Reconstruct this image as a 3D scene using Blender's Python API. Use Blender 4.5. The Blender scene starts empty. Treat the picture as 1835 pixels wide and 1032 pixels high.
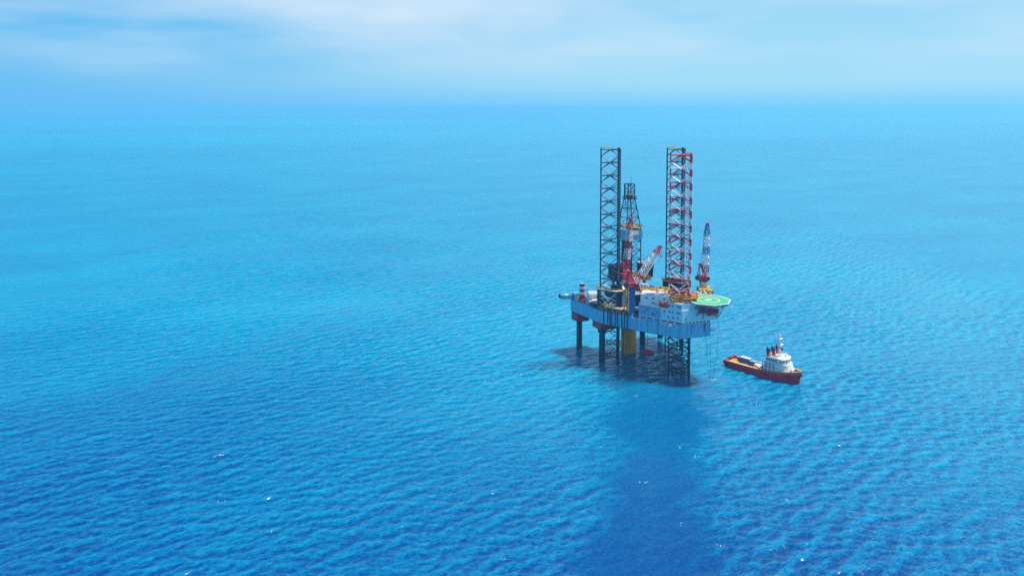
import bpy, bmesh, math, random
import numpy as np
from mathutils import Vector, Matrix
CLOUD_OFF = (3.0, 1.0, 0.0)
CLOUD_COL = (4.0, 4.9, 5.75, 1)
VEIL_A = (0.58, 2.9, 5.3, 1)
VEIL_B = (2.3, 4.4, 5.6, 1)
HORZ_A = (0.75, 2.9, 5.6, 1)
HORZ_B = (1.4, 3.85, 5.9, 1)
WAVE_SLOPE = 0.18
RIPPLE = 0.32
FARWAVE = 3.0
FAR_ROUGH = 0.25
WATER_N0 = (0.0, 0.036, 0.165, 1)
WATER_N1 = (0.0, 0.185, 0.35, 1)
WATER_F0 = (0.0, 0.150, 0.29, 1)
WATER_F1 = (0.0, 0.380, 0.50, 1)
HAZE_COL = (0.32, 0.76, 0.97, 1)
HAZE_D = 0.00016

sc = bpy.context.scene
COL = sc.collection
R = math.radians
random.seed(7)

# ------------------------------------------------------------------ camera
CAM_H = 136.0
F_PX, W_PX, H_PX = 1355.0, 1835.0, 1032.0
PITCH = R(3.0)
HORIZON_PX = 192.0
cam_data = bpy.data.cameras.new('camera')
cam_data.sensor_fit = 'HORIZONTAL'
cam_data.sensor_width = 36.0
cam_data.lens = 36.0 * F_PX / W_PX
cam_data.shift_x = 0.0
cam_data.shift_y = ((HORIZON_PX + F_PX * math.tan(PITCH)) - H_PX / 2) / W_PX
cam_data.clip_start = 1.0
cam_data.clip_end = 200000.0
cam = bpy.data.objects.new('camera', cam_data)
cam.location = (0, 0, CAM_H)
cam.rotation_euler = (R(90) - PITCH, 0, 0)
COL.objects.link(cam)
sc.camera = cam

# ------------------------------------------------------------------ sun + sky
SUN_EL, SUN_AZ = R(69.0), R(8.0)          # azimuth counted from +X towards +Y
sun_dir = Vector((math.cos(SUN_EL) * math.cos(SUN_AZ), math.cos(SUN_EL) * math.sin(SUN_AZ), math.sin(SUN_EL)))
sd = bpy.data.lights.new('sun', 'SUN')
sd.energy = 4.6
sd.angle = R(8.0)        # a veiled sun
sd.color = (1.0, 0.95, 0.88)
sun = bpy.data.objects.new('sun', sd)
sun.rotation_euler = sun_dir.to_track_quat('Z', 'Y').to_euler()
COL.objects.link(sun)

world = bpy.data.worlds.new('World')
sc.world = world
world.use_nodes = True
nt = world.node_tree
nt.nodes.clear()
def wn(t, **kw):
    n = nt.nodes.new(t)
    for k, v in kw.items():
        setattr(n, k, v)
    return n
w_out = wn('ShaderNodeOutputWorld')
w_bg = wn('ShaderNodeBackground')
w_bg.inputs['Strength'].default_value = 0.12
sky = wn('ShaderNodeTexSky', sky_type='NISHITA')
sky.sun_disc = False
sky.sun_elevation = SUN_EL
sky.sun_rotation = R(90) - SUN_AZ
sky.air_density = 1.0
sky.dust_density = 0.2
sky.ozone_density = 2.0
tint = wn('ShaderNodeMix', data_type='RGBA', blend_type='MULTIPLY')
tint.inputs['Factor'].default_value = 1.0
tint.inputs[7].default_value = (0.05, 0.38, 0.75, 1)
nt.links.new(sky.outputs[0], tint.inputs[6])
# thin cloud veil: noise over the direction projected on a cloud layer
geo = wn('ShaderNodeTexCoord')
sep = wn('ShaderNodeSeparateXYZ')
nt.links.new(geo.outputs['Generated'], sep.inputs[0])
zadd = wn('ShaderNodeMath', operation='MAXIMUM'); zadd.inputs[1].default_value = 0.0
nt.links.new(sep.outputs['Z'], zadd.inputs[0])
zoff = wn('ShaderNodeMath', operation='ADD'); zoff.inputs[1].default_value = 0.15
nt.links.new(zadd.outputs[0], zoff.inputs[0])
dx = wn('ShaderNodeMath', operation='DIVIDE'); dy = wn('ShaderNodeMath', operation='DIVIDE')
nt.links.new(sep.outputs['X'], dx.inputs[0]); nt.links.new(zoff.outputs[0], dx.inputs[1])
nt.links.new(sep.outputs['Y'], dy.inputs[0]); nt.links.new(zoff.outputs[0], dy.inputs[1])
comb = wn('ShaderNodeCombineXYZ')
nt.links.new(dx.outputs[0], comb.inputs[0]); nt.links.new(dy.outputs[0], comb.inputs[1])
def wnoise(scale, detail, off):
    m = wn('ShaderNodeMapping'); m.inputs['Location'].default_value = off
    nt.links.new(comb.outputs[0], m.inputs[0])
    n = wn('ShaderNodeTexNoise'); n.inputs['Scale'].default_value = scale
    n.inputs['Detail'].default_value = detail; n.inputs['Roughness'].default_value = 0.5
    nt.links.new(m.outputs[0], n.inputs['Vector'])
    return n
# horizon veil: sea haze thickens the sky towards the horizon, whiter on the sun's side
dotn = wn('ShaderNodeVectorMath', operation='DOT_PRODUCT')
nt.links.new(geo.outputs['Generated'], dotn.inputs[0])
dotn.inputs[1].default_value = (math.cos(SUN_AZ), math.sin(SUN_AZ), 0.0)
side = wn('ShaderNodeMapRange', interpolation_type='SMOOTHSTEP')
side.inputs['From Min'].default_value = -0.75; side.inputs['From Max'].default_value = 0.45
nt.links.new(dotn.outputs['Value'], side.inputs['Value'])
veilc = wn('ShaderNodeMix', data_type='RGBA')
veilc.inputs[6].default_value = VEIL_A; veilc.inputs[7].default_value = VEIL_B
nt.links.new(side.outputs[0], veilc.inputs['Factor'])
vz = wn('ShaderNodeMapRange', interpolation_type='SMOOTHSTEP')
vz.inputs['From Min'].default_value = 0.0; vz.inputs['From Max'].default_value = 0.55
vz.inputs['To Min'].default_value = 0.97; vz.inputs['To Max'].default_value = 0.0
nt.links.new(sep.outputs['Z'], vz.inputs['Value'])
vmix = wn('ShaderNodeMix', data_type='RGBA')
nt.links.new(vz.outputs[0], vmix.inputs['Factor'])
nt.links.new(tint.outputs[2], vmix.inputs[6]); nt.links.new(veilc.outputs[2], vmix.inputs[7])
# the lowest half degree takes the colour of the haze over the sea
horc = wn('ShaderNodeMix', data_type='RGBA')
horc.inputs[6].default_value = HORZ_A; horc.inputs[7].default_value = HORZ_B
nt.links.new(side.outputs[0], horc.inputs['Factor'])
hz_f = wn('ShaderNodeMapRange', interpolation_type='SMOOTHSTEP')
hz_f.inputs['From Min'].default_value = 0.0; hz_f.inputs['From Max'].default_value = 0.035
hz_f.inputs['To Min'].default_value = 1.0; hz_f.inputs['To Max'].default_value = 0.0
nt.links.new(sep.outputs['Z'], hz_f.inputs['Value'])
hmix = wn('ShaderNodeMix', data_type='RGBA')
nt.links.new(hz_f.outputs[0], hmix.inputs['Factor'])
nt.links.new(vmix.outputs[2], hmix.inputs[6]); nt.links.new(horc.outputs[2], hmix.inputs[7])
n1 = wnoise(0.52, 4, CLOUD_OFF)
ramp = wn('ShaderNodeValToRGB')
ramp.color_ramp.elements[0].position = 0.40; ramp.color_ramp.elements[0].color = (0, 0, 0, 1)
ramp.color_ramp.elements[1].position = 0.62; ramp.color_ramp.elements[1].color = (1, 1, 1, 1)
nt.links.new(n1.outputs['Fac'], ramp.inputs[0])
high = wn('ShaderNodeMapRange', interpolation_type='SMOOTHSTEP')   # low cloud far out sinks into the veil
high.inputs['From Min'].default_value = 0.01; high.inputs['From Max'].default_value = 0.12
high.inputs['To Min'].default_value = 0.0; high.inputs['To Max'].default_value = 0.85
nt.links.new(sep.outputs['Z'], high.inputs['Value'])
thin = wn('ShaderNodeMapRange', interpolation_type='SMOOTHSTEP')   # overhead gaps widened, out of view, to cut cloud white in sea reflections
thin.inputs['From Min'].default_value = 0.2; thin.inputs['From Max'].default_value = 0.8
thin.inputs['To Min'].default_value = 1.0; thin.inputs['To Max'].default_value = 0.35
nt.links.new(sep.outputs['Z'], thin.inputs['Value'])
hi2 = wn('ShaderNodeMath', operation='MULTIPLY')
nt.links.new(high.outputs[0], hi2.inputs[0]); nt.links.new(thin.outputs[0], hi2.inputs[1])
fac = wn('ShaderNodeMath', operation='MULTIPLY')
nt.links.new(ramp.outputs[0], fac.inputs[0]); nt.links.new(hi2.outputs[0], fac.inputs[1])
cmix = wn('ShaderNodeMix', data_type='RGBA')
cmix.inputs[7].default_value = CLOUD_COL
nt.links.new(fac.outputs[0], cmix.inputs['Factor'])
nt.links.new(hmix.outputs[2], cmix.inputs[6])
nt.links.new(cmix.outputs[2], w_bg.inputs['Color'])
nt.links.new(w_bg.outputs[0], w_out.inputs['Surface'])

sc.view_settings.view_transform = 'Standard'
sc.view_settings.look = 'None'
sc.view_settings.exposure = 0.5
sc.view_settings.gamma = 1.0
sc.view_settings.use_curve_mapping = False
sc.render.engine = 'CYCLES'
sc.cycles.volume_bounces = 1
sc.cycles.max_bounces = 5
sc.cycles.use_denoising = False
sc.cycles.sample_clamp_indirect = 4.0
sc.cycles.sample_clamp_direct = 6.0
# ------------------------------------------------------------------ helpers
def principled(name, color, rough=0.5, metallic=0.0, noise=0.0, scale=1.0, streak=False, rust=0.0, spec=0.5):
    m = bpy.data.materials.new(name)
    m.use_nodes = True
    t = m.node_tree
    b = t.nodes['Principled BSDF']
    b.inputs['Roughness'].default_value = rough
    b.inputs['Metallic'].default_value = metallic
    b.inputs['Specular IOR Level'].default_value = spec
    c = (color[0], color[1], color[2], 1)
    b.inputs['Base Color'].default_value = c
    m.diffuse_color = c
    if noise > 0:
        tc = t.nodes.new('ShaderNodeTexCoord')
        mp = t.nodes.new('ShaderNodeMapping')
        mp.inputs['Scale'].default_value = (scale, scale, scale * (0.12 if streak else 1.0))
        t.links.new(tc.outputs['Object'], mp.inputs[0])
        n = t.nodes.new('ShaderNodeTexNoise')
        n.inputs['Scale'].default_value = 1.0
        n.inputs['Detail'].default_value = 5
        t.links.new(mp.outputs[0], n.inputs['Vector'])
        rp = t.nodes.new('ShaderNodeValToRGB')
        rp.color_ramp.elements[0].position = 0.3
        rp.color_ramp.elements[1].position = 0.7
        d = 1 - noise
        rp.color_ramp.elements[0].color = (c[0] * d, c[1] * d, c[2] * d, 1)
        rp.color_ramp.elements[1].color = c
        t.links.new(n.outputs['Fac'], rp.inputs[0])
        out = rp.outputs[0]
        if rust > 0:
            n2 = t.nodes.new('ShaderNodeTexNoise')
            n2.inputs['Scale'].default_value = 2.3
            n2.inputs['Detail'].default_value = 6
            t.links.new(mp.outputs[0], n2.inputs['Vector'])
            r2 = t.nodes.new('ShaderNodeValToRGB')
            r2.color_ramp.elements[0].position = 0.62
            r2.color_ramp.elements[1].position = 0.74
            t.links.new(n2.outputs['Fac'], r2.inputs[0])
            mu = t.nodes.new('ShaderNodeMath'); mu.operation = 'MULTIPLY'; mu.inputs[1].default_value = rust
            t.links.new(r2.outputs[0], mu.inputs[0])
            mx = t.nodes.new('ShaderNodeMix'); mx.data_type = 'RGBA'
            mx.inputs[7].default_value = (0.16, 0.07, 0.035, 1)
            t.links.new(mu.outputs[0], mx.inputs['Factor'])
            t.links.new(out, mx.inputs[6])
            out = mx.outputs[2]
        t.links.new(out, b.inputs['Base Color'])
    return m

class MB:
    """collects shapes; build() links them as one mesh object"""
    def __init__(self):
        self.v, self.f, self.m, self.mi = [], [], [], 0
    def mat(self, i):
        self.mi = i
        return self
    def add(self, vs, fs):
        o = len(self.v)
        self.v += [tuple(p) for p in vs]
        self.f += [tuple(i + o for i in f) for f in fs]
        self.m += [self.mi] * len(fs)
        return self
    def box(self, x0, x1, y0, y1, z0, z1, M=None):
        vs = [Vector((x, y, z)) for z in (z0, z1) for (x, y) in ((x0, y0), (x1, y0), (x1, y1), (x0, y1))]
        if M is not None: vs = [M @ p for p in vs]
        return self.add(vs, [(3, 2, 1, 0), (4, 5, 6, 7), (0, 1, 5, 4), (1, 2, 6, 5), (2, 3, 7, 6), (3, 0, 4, 7)])
    def tube(self, a, b, r, n=6, r2=None, cap=True):
        a, b = Vector(a), Vector(b)
        r2 = r if r2 is None else r2
        d = (b - a)
        if d.length < 1e-6: return self
        q = d.to_track_quat('Z', 'Y')
        vs = []
        for c, rr in ((a, r), (b, r2)):
            for i in range(n):
                t = 2 * math.pi * i / n + math.pi / n
                vs.append(c + q @ Vector((rr * math.cos(t), rr * math.sin(t), 0)))
        fs = [(i, (i + 1) % n, n + (i + 1) % n, n + i) for i in range(n)]
        if cap:
            fs += [tuple(range(n - 1, -1, -1)), tuple(range(n, 2 * n))]
        return self.add(vs, fs)
    def path(self, pts, r, n=6):
        for a, b in zip(pts[:-1], pts[1:]):
            self.tube(a, b, r, n)
        return self
    def prism(self, poly, z0, z1):
        n = len(poly)
        vs = [(x, y, z0) for x, y in poly] + [(x, y, z1) for x, y in poly]
        return self.add(vs, [tuple(range(n - 1, -1, -1)), tuple(range(n, 2 * n))] + [(i, (i + 1) % n, n + (i + 1) % n, n + i) for i in range(n)])
    def loft(self, rings, cap=True, closed=True):
        n = len(rings[0])
        vs = [p for r in rings for p in r]
        fs = []
        for k in range(len(rings) - 1):
            for i in range(n if closed else n - 1):
                j = (i + 1) % n
                fs.append((k * n + i, k * n + j, (k + 1) * n + j, (k + 1) * n + i))
        if cap:
            fs.append(tuple(range(n - 1, -1, -1)))
            fs.append(tuple(range((len(rings) - 1) * n, len(rings) * n)))
        return self.add(vs, fs)
    def lathe(self, axis_a, axis_b, prof, n=14):
        """prof: list of (t 0..1 along axis, radius)"""
        a, b = Vector(axis_a), Vector(axis_b)
        q = (b - a).to_track_quat('Z', 'Y')
        rings = []
        for t, rr in prof:
            c = a.lerp(b, t)
            rings.append([c + q @ Vector((rr * math.cos(2 * math.pi * i / n), rr * math.sin(2 * math.pi * i / n), 0)) for i in range(n)])
        return self.loft(rings)
    def rail(self, pts, h=1.1, posts=2.2, r=0.045):
        """handrail following a polyline"""
        for a, b in zip(pts[:-1], pts[1:]):
            a, b = Vector(a), Vector(b)
            for k in (0.5, 1.0):
                self.tube(a + Vector((0, 0, h * k)), b + Vector((0, 0, h * k)), r, 4)
            n = max(1, int((b - a).length / posts))
            for i in range(n + 1):
                p = a.lerp(b, i / n)
                self.tube(p, p + Vector((0, 0, h)), r, 4)
        return self
    def build(self, name, mats, parent=None, smooth=False, bevel=0.0):
        me = bpy.data.meshes.new(name)
        me.from_pydata(self.v, [], self.f)
        if not isinstance(mats, (list, tuple)): mats = [mats]
        for m in mats: me.materials.append(m)
        if len(mats) > 1:
            me.polygons.foreach_set('material_index', self.m)
        bm = bmesh.new(); bm.from_mesh(me)
        bmesh.ops.recalc_face_normals(bm, faces=bm.faces)
        bm.to_mesh(me); bm.free()
        if smooth:
            me.polygons.foreach_set('use_smooth', [True] * len(me.polygons))
        me.update()
        o = bpy.data.objects.new(name, me)
        COL.objects.link(o)
        if parent is not None: o.parent = parent
        if bevel > 0:
            md = o.modifiers.new('bevel', 'BEVEL'); md.width = bevel; md.segments = 1; md.limit_method = 'ANGLE'
        return o

def tag(o, label=None, cat=None, group=None, kind=None):
    if label: o['label'] = label
    if cat: o['category'] = cat
    if group: o['group'] = group
    if kind: o['kind'] = kind
    return o
def empty(name, loc, rz, label, cat, group=None):
    o = bpy.data.objects.new(name, None)
    o.empty_display_size = 1
    COL.objects.link(o)
    o.location = loc
    o.rotation_euler = (0, 0, rz)
    return tag(o, label, cat, group)
def inst(src, name, parent, M=None):
    """another object that shares src's mesh"""
    o = bpy.data.objects.new(name, src.data if not isinstance(src, bpy.types.Mesh) else src)
    COL.objects.link(o)
    o.parent = parent
    if M is not None: o.matrix_local = M
    return o
def copy_tree(o, parent=None):
    c = o.copy(); COL.objects.link(c); c.parent = parent
    for ch in list(o.children): copy_tree(ch, c)
    return c
def member_matrix(a, b, length):
    a, b = Vector(a), Vector(b)
    q = (b - a).to_track_quat('Z', 'Y')
    return Matrix.Translation(a) @ q.to_matrix().to_4x4() @ Matrix.Diagonal((1, 1, (b - a).length / length, 1))

# ------------------------------------------------------------------ sea
rng = np.random.default_rng(11)
NW = 110
lam = np.exp(rng.uniform(math.log(1.9), math.log(34.0), NW))
wind = math.radians(122)                      # the way the waves run
th = wind + rng.normal(0, 0.42, NW)
ph = rng.uniform(0, 2 * math.pi, NW)
kx, ky = 2 * math.pi / lam * np.cos(th), 2 * math.pi / lam * np.sin(th)
slope = WAVE_SLOPE * np.exp(-(np.log(lam / 4.1) / 0.8) ** 2)
slope *= math.sqrt(2.0) / math.sqrt((slope ** 2).sum()) * WAVE_SLOPE / 1.0 / WAVE_SLOPE
slope *= WAVE_SLOPE
amp = slope / (2 * math.pi / lam)

def smooth01(a, b, x):
    t = np.clip((x - a) / (b - a), 0, 1)
    return t * t * (3 - 2 * t)
def calm_reflection_mask(x, y):
    """calmer water trailing from the platform, where its dark reflection is also painted"""
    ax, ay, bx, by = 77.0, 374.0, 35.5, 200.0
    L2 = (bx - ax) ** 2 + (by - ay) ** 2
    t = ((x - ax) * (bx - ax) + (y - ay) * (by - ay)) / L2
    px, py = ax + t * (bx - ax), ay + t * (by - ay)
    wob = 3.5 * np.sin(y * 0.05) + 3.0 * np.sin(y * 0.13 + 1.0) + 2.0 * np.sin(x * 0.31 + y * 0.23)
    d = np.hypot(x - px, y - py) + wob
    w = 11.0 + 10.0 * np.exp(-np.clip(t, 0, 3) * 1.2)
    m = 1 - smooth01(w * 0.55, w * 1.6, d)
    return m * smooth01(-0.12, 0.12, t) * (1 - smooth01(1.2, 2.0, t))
def wave_field(x, y, spacing):
    h = np.zeros_like(x); ux = np.zeros_like(x); uy = np.zeros_like(x)
    for i in range(NW):
        fade = np.clip((lam[i] / spacing - 2.4) / 2.0, 0, 1)
        if not np.any(fade > 0): continue
        a = kx[i] * x + ky[i] * y + ph[i]
        f = amp[i] * fade
        h += f * np.sin(a)
        c = f * np.cos(a) * 0.8
        ux += c * np.cos(th[i]); uy += c * np.sin(th[i])
    # wind gusts: patches of livelier and quieter water
    g = 1 + 0.38 * np.sin(x * 0.021 + y * 0.013 + 0.6) * np.sin(y * 0.026 - x * 0.009) + 0.2 * np.sin(x * 0.047 - y * 0.061) * np.sin(x * 0.019 + y * 0.033 + 2.0)
    k = g * (1 - 0.75 * calm_reflection_mask(x, y))
    return h * k, ux * k, uy * k

def axis(lo, hi, start_step, grow, far):
    """fine steps between lo and hi, growing steps outwards to +-far"""
    a = list(np.arange(lo, hi, start_step))
    s = start_step
    while a[-1] < far:
        s *= grow; a.append(a[-1] + s)
    s = start_step
    pre = []
    p = a[0]
    while p > -far:
        s *= grow; p -= s; pre.append(p)
    return np.array(pre[::-1] + a)
xs = axis(-300, 330, 0.8, 1.045, 90000.0)
ys_list = [190.0]
while ys_list[-1] < 1100:
    ys_list.append(ys_list[-1] + 0.52 * max(1.0, (ys_list[-1] / 300.0)) ** 1.25)
s = ys_list[-1] - ys_list[-2]
while ys_list[-1] < 90000:
    s *= 1.09; ys_list.append(ys_list[-1] + s)
pre = []; s = 0.62; p = 190.0
while p > -90000:
    s *= 1.12; p -= s; pre.append(p)
ys = np.array(pre[::-1] + ys_list)
sx = np.gradient(xs); sy = np.gradient(ys)
X, Y = np.meshgrid(xs, ys)
SP = np.maximum(sx[None, :], 0.8 * sy[:, None])
near = (np.abs(X) < 2200) & (Y > 60) & (Y < 2600)
Hh = np.zeros_like(X); UX = np.zeros_like(X); UY = np.zeros_like(X)
hh, ux, uy = wave_field(X[near], Y[near], SP[near])
Hh[near], UX[near], UY[near] = hh, ux, uy
# share of the wave slopes the mesh is too coarse to carry here
keep = np.clip((lam[None, :] / np.logspace(-0.5, 4.5, 200)[:, None] - 2.4) / 2.0, 0, 1)
lost_t = 1 - ((slope[None, :] * keep) ** 2).sum(1) / (slope ** 2).sum()
LOST = np.interp(np.log10(SP), np.linspace(-0.5, 4.5, 200), lost_t)
LOST[~near] = 1.0
co = np.stack([X + UX, Y + UY, Hh], -1).reshape(-1, 3)
ny, nx = X.shape
idx = np.arange(ny * nx).reshape(ny, nx)
quads = np.stack([idx[:-1, :-1], idx[:-1, 1:], idx[1:, 1:], idx[1:, :-1]], -1).reshape(-1, 4)
me = bpy.data.meshes.new('sea')
me.vertices.add(len(co)); me.vertices.foreach_set('co', co.ravel())
me.loops.add(quads.size); me.loops.foreach_set('vertex_index', quads.ravel().astype(np.int32))
me.polygons.add(len(quads))
me.polygons.foreach_set('loop_start', np.arange(0, quads.size, 4, dtype=np.int32))
me.polygons.foreach_set('use_smooth', np.ones(len(quads), dtype=bool))
me.update(calc_edges=True)
# how coarse the mesh is here (the shader's own waves take over there) and where the wake streak lies
at = me.attributes.new('coarse', 'FLOAT', 'POINT')
at.data.foreach_set('value', np.sqrt(LOST).ravel().astype(np.float32))
at = me.attributes.new('calm_reflection', 'FLOAT', 'POINT')
at.data.foreach_set('value', calm_reflection_mask(X, Y).ravel().astype(np.float32))
# base colour painted brighter from the platform outwards, in place of growing sky reflection
sig = float(Hh[near].std())
at = me.attributes.new('crest_light', 'FLOAT', 'POINT')
at.data.foreach_set('value', np.clip(0.5 + Hh / (4.0 * sig), 0, 1).ravel().astype(np.float32))
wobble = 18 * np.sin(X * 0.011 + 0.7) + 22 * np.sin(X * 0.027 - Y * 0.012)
at = me.attributes.new('far_light', 'FLOAT', 'POINT')
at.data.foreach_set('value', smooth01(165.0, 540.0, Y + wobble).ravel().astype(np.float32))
sea = bpy.data.objects.new('sea', me)
COL.objects.link(sea)
tag(sea, 'open blue sea with small wind waves reaching to the hazy horizon', 'sea', kind='structure')

wm = bpy.data.materials.new('sea_water'); wm.use_nodes = True
t = wm.node_tree; b = t.nodes['Principled BSDF']
b.inputs['Roughness'].default_value = 0.10
b.inputs['IOR'].default_value = 1.36
tc = t.nodes.new('ShaderNodeTexCoord')
def tn(scale, detail, stretch, rough=0.55):
    m = t.nodes.new('ShaderNodeMapping'); m.vector_type = 'TEXTURE'
    m.inputs['Rotation'].default_value = (0, 0, wind - math.pi / 2)
    m.inputs['Scale'].default_value = (stretch, 1, 1)
    t.links.new(tc.outputs['Object'], m.inputs[0])
    n = t.nodes.new('ShaderNodeTexNoise'); n.inputs['Scale'].default_value = scale
    n.inputs['Detail'].default_value = detail; n.inputs['Roughness'].default_value = rough
    t.links.new(m.outputs[0], n.inputs['Vector'])
    return n
def mth(op, a, bb):
    n = t.nodes.new('ShaderNodeMath'); n.operation = op
    for i, q in enumerate((a, bb)):
        if isinstance(q, (int, float)): n.inputs[i].default_value = q
        else: t.links.new(q, n.inputs[i])
    return n.outputs[0]
ac = t.nodes.new('ShaderNodeAttribute'); ac.attribute_name = 'calm_reflection'
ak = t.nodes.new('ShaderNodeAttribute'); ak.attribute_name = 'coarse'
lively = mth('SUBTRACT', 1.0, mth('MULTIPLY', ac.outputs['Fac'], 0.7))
rip = mth('MULTIPLY', tn(0.6, 2, 1.7, 0.5).outputs['Fac'], RIPPLE)
big = mth('MULTIPLY', mth('MULTIPLY', tn(0.03, 4, 2.0).outputs['Fac'], ak.outputs['Fac']), FARWAVE)
hgt = mth('MULTIPLY', mth('ADD', rip, big), lively)
bp = t.nodes.new('ShaderNodeBump'); bp.inputs['Strength'].default_value = 1.0; bp.inputs['Distance'].default_value = 1.0
t.links.new(hgt, bp.inputs['Height'])
t.links.new(bp.outputs[0], b.inputs['Normal'])
# slopes too small for the mesh act as roughness
rr = mth('ADD', 0.08, mth('MULTIPLY', ak.outputs['Fac'], FAR_ROUGH))
t.links.new(rr, b.inputs['Roughness'])
# the water itself: slow drifts of slightly greener and deeper blue
pn = tn(0.011, 4, 1.8)
def cmixn(c1, c2, f):
    n = t.nodes.new('ShaderNodeMix'); n.data_type = 'RGBA'
    for i, q in ((6, c1), (7, c2)):
        if isinstance(q, tuple): n.inputs[i].default_value = q
        else: t.links.new(q, n.inputs[i])
    t.links.new(f, n.inputs['Factor'])
    return n.outputs[2]
as_ = t.nodes.new('ShaderNodeAttribute'); as_.attribute_name = 'far_light'
ah = t.nodes.new('ShaderNodeAttribute'); ah.attribute_name = 'crest_light'
fine = tn(1.25, 5, 2.3, 0.65)
midn = tn(0.22, 4, 2.4, 0.55)
cloud_shade = tn(0.00022, 2, 2.5)  # broad dark drifts painted into the colour as distant cloud shadow
def dev(n, k): return mth('MULTIPLY', mth('SUBTRACT', n, 0.5), k)
b4 = mth('ADD', mth('ADD', dev(ah.outputs['Fac'], 0.6), dev(fine.outputs['Fac'], 2.4)), mth('ADD', dev(midn.outputs['Fac'], 0.7), mth('ADD', dev(pn.outputs['Fac'], 0.7), dev(cloud_shade.outputs['Fac'], 2.4))))
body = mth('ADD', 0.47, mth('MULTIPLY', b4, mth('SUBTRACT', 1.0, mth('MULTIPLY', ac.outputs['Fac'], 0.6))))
body = mth('SUBTRACT', body, mth('MULTIPLY', ac.outputs['Fac'], 0.32))  # wake streak darkened, painting in the platform's reflection
# light through crests and ripple contrast painted into the water colour
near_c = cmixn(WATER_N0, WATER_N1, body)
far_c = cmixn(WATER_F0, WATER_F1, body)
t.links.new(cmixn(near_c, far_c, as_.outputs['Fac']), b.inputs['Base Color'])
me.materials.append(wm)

# ------------------------------------------------------------------ haze
hz = MB().box(-100000, 100000, -100000, 100000, -6.0, CAM_H + 12.0).build('haze', [])
hm = bpy.data.materials.new('haze_air'); hm.use_nodes = True
ht = hm.node_tree; ht.nodes.clear()
ho = ht.nodes.new('ShaderNodeOutputMaterial'); hv = ht.nodes.new('ShaderNodeVolumePrincipled')
hv.inputs['Color'].default_value = HAZE_COL
hv.inputs['Density'].default_value = HAZE_D
hv.inputs['Anisotropy'].default_value = 0.45
ht.links.new(hv.outputs[0], ho.inputs['Volume'])
hz.data.materials.append(hm)
tag(hz, 'pale sea haze that swallows the horizon', 'haze', kind='stuff')
# ------------------------------------------------------------------ paint and steel
M_HULL = principled('pale_blue_hull_paint', (0.14, 0.56, 0.84), 0.45, noise=0.42, scale=0.9, streak=True, rust=0.6)
M_DECK = principled('grey_green_deck', (0.10, 0.13, 0.15), 0.8, noise=0.5, scale=0.5, rust=0.5)
M_ANTI = principled('red_bottom_paint', (0.52, 0.016, 0.06), 0.5, noise=0.4, scale=0.6, rust=0.2)
M_NAVY = principled('navy_steel', (0.007, 0.026, 0.075), 0.45, noise=0.3, scale=0.7)
M_DARK = principled('dark_machinery', (0.02, 0.028, 0.035), 0.6, noise=0.4, scale=0.8)
M_WHITE = principled('white_paint', (0.80, 0.80, 0.78), 0.4, noise=0.14, scale=0.6, rust=0.25)
M_CREAM = principled('cream_paint', (0.72, 0.62, 0.45), 0.5, noise=0.25, scale=0.7, rust=0.5)
M_HOUSE = principled('pale_house_paint', (0.38, 0.76, 0.90), 0.4, noise=0.22, scale=0.5, streak=True, rust=0.3)
M_RED = principled('crane_red_paint', (0.62, 0.016, 0.05), 0.4, noise=0.3, scale=0.9)
M_YEL = principled('safety_yellow', (0.86, 0.50, 0.012), 0.5, noise=0.3, scale=0.8, rust=0.3)
M_ORG = principled('orange_paint', (0.80, 0.16, 0.02), 0.45, noise=0.2, scale=0.8)
M_RUST = principled('rusty_orange_steel', (0.42, 0.13, 0.04), 0.7, noise=0.5, scale=0.8)
M_GRN = principled('helideck_green', (0.04, 0.40, 0.22), 0.6, noise=0.15, scale=0.3)
M_BLUE = principled('blue_paint', (0.02, 0.13, 0.42), 0.4, noise=0.25, scale=0.8)
M_LBLUE = principled('sky_blue_paint', (0.20, 0.45, 0.66), 0.45, noise=0.25, scale=0.6, rust=0.15)
M_GLASS = principled('dark_window_glass', (0.01, 0.015, 0.022), 0.08)
M_TAN = principled('tan_deck_planks', (0.62, 0.34, 0.09), 0.75, noise=0.5, scale=1.2)
M_RAIL = principled('tan_orange_rail', (0.85, 0.42, 0.10), 0.5, noise=0.25, scale=0.8)
M_GREY = principled('grey_steel', (0.30, 0.33, 0.36), 0.5, noise=0.3, scale=0.8, rust=0.3)
M_RUBBER = principled('black_rubber', (0.012, 0.012, 0.014), 0.7)
M_SHIPRED = principled('ship_red_paint', (0.80, 0.014, 0.055), 0.4, noise=0.35, scale=0.5, rust=0.3)
M_LIFE = principled('lifeboat_orange', (0.82, 0.075, 0.02), 0.4, noise=0.15, scale=1.0)
M_LIFERED = principled('lifeboat_dark_red', (0.50, 0.02, 0.02), 0.4, noise=0.15, scale=1.0)
M_FOAM = principled('sea_foam', (0.80, 0.86, 0.88), 0.9)

# ------------------------------------------------------------------ platform frame of reference
TH = R(23.2)
OX, OY = 84.76, 376.25
def wor(lx, ly):
    return (OX + lx * math.cos(TH) - ly * math.sin(TH), OY + lx * math.sin(TH) + ly * math.cos(TH))
def put(name, lx, ly, z, label, cat, group=None, rot=0.0):
    x, y = wor(lx, ly)
    return empty(name, (x, y, z), TH + rot, label, cat, group)

DECK = 29.0
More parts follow.
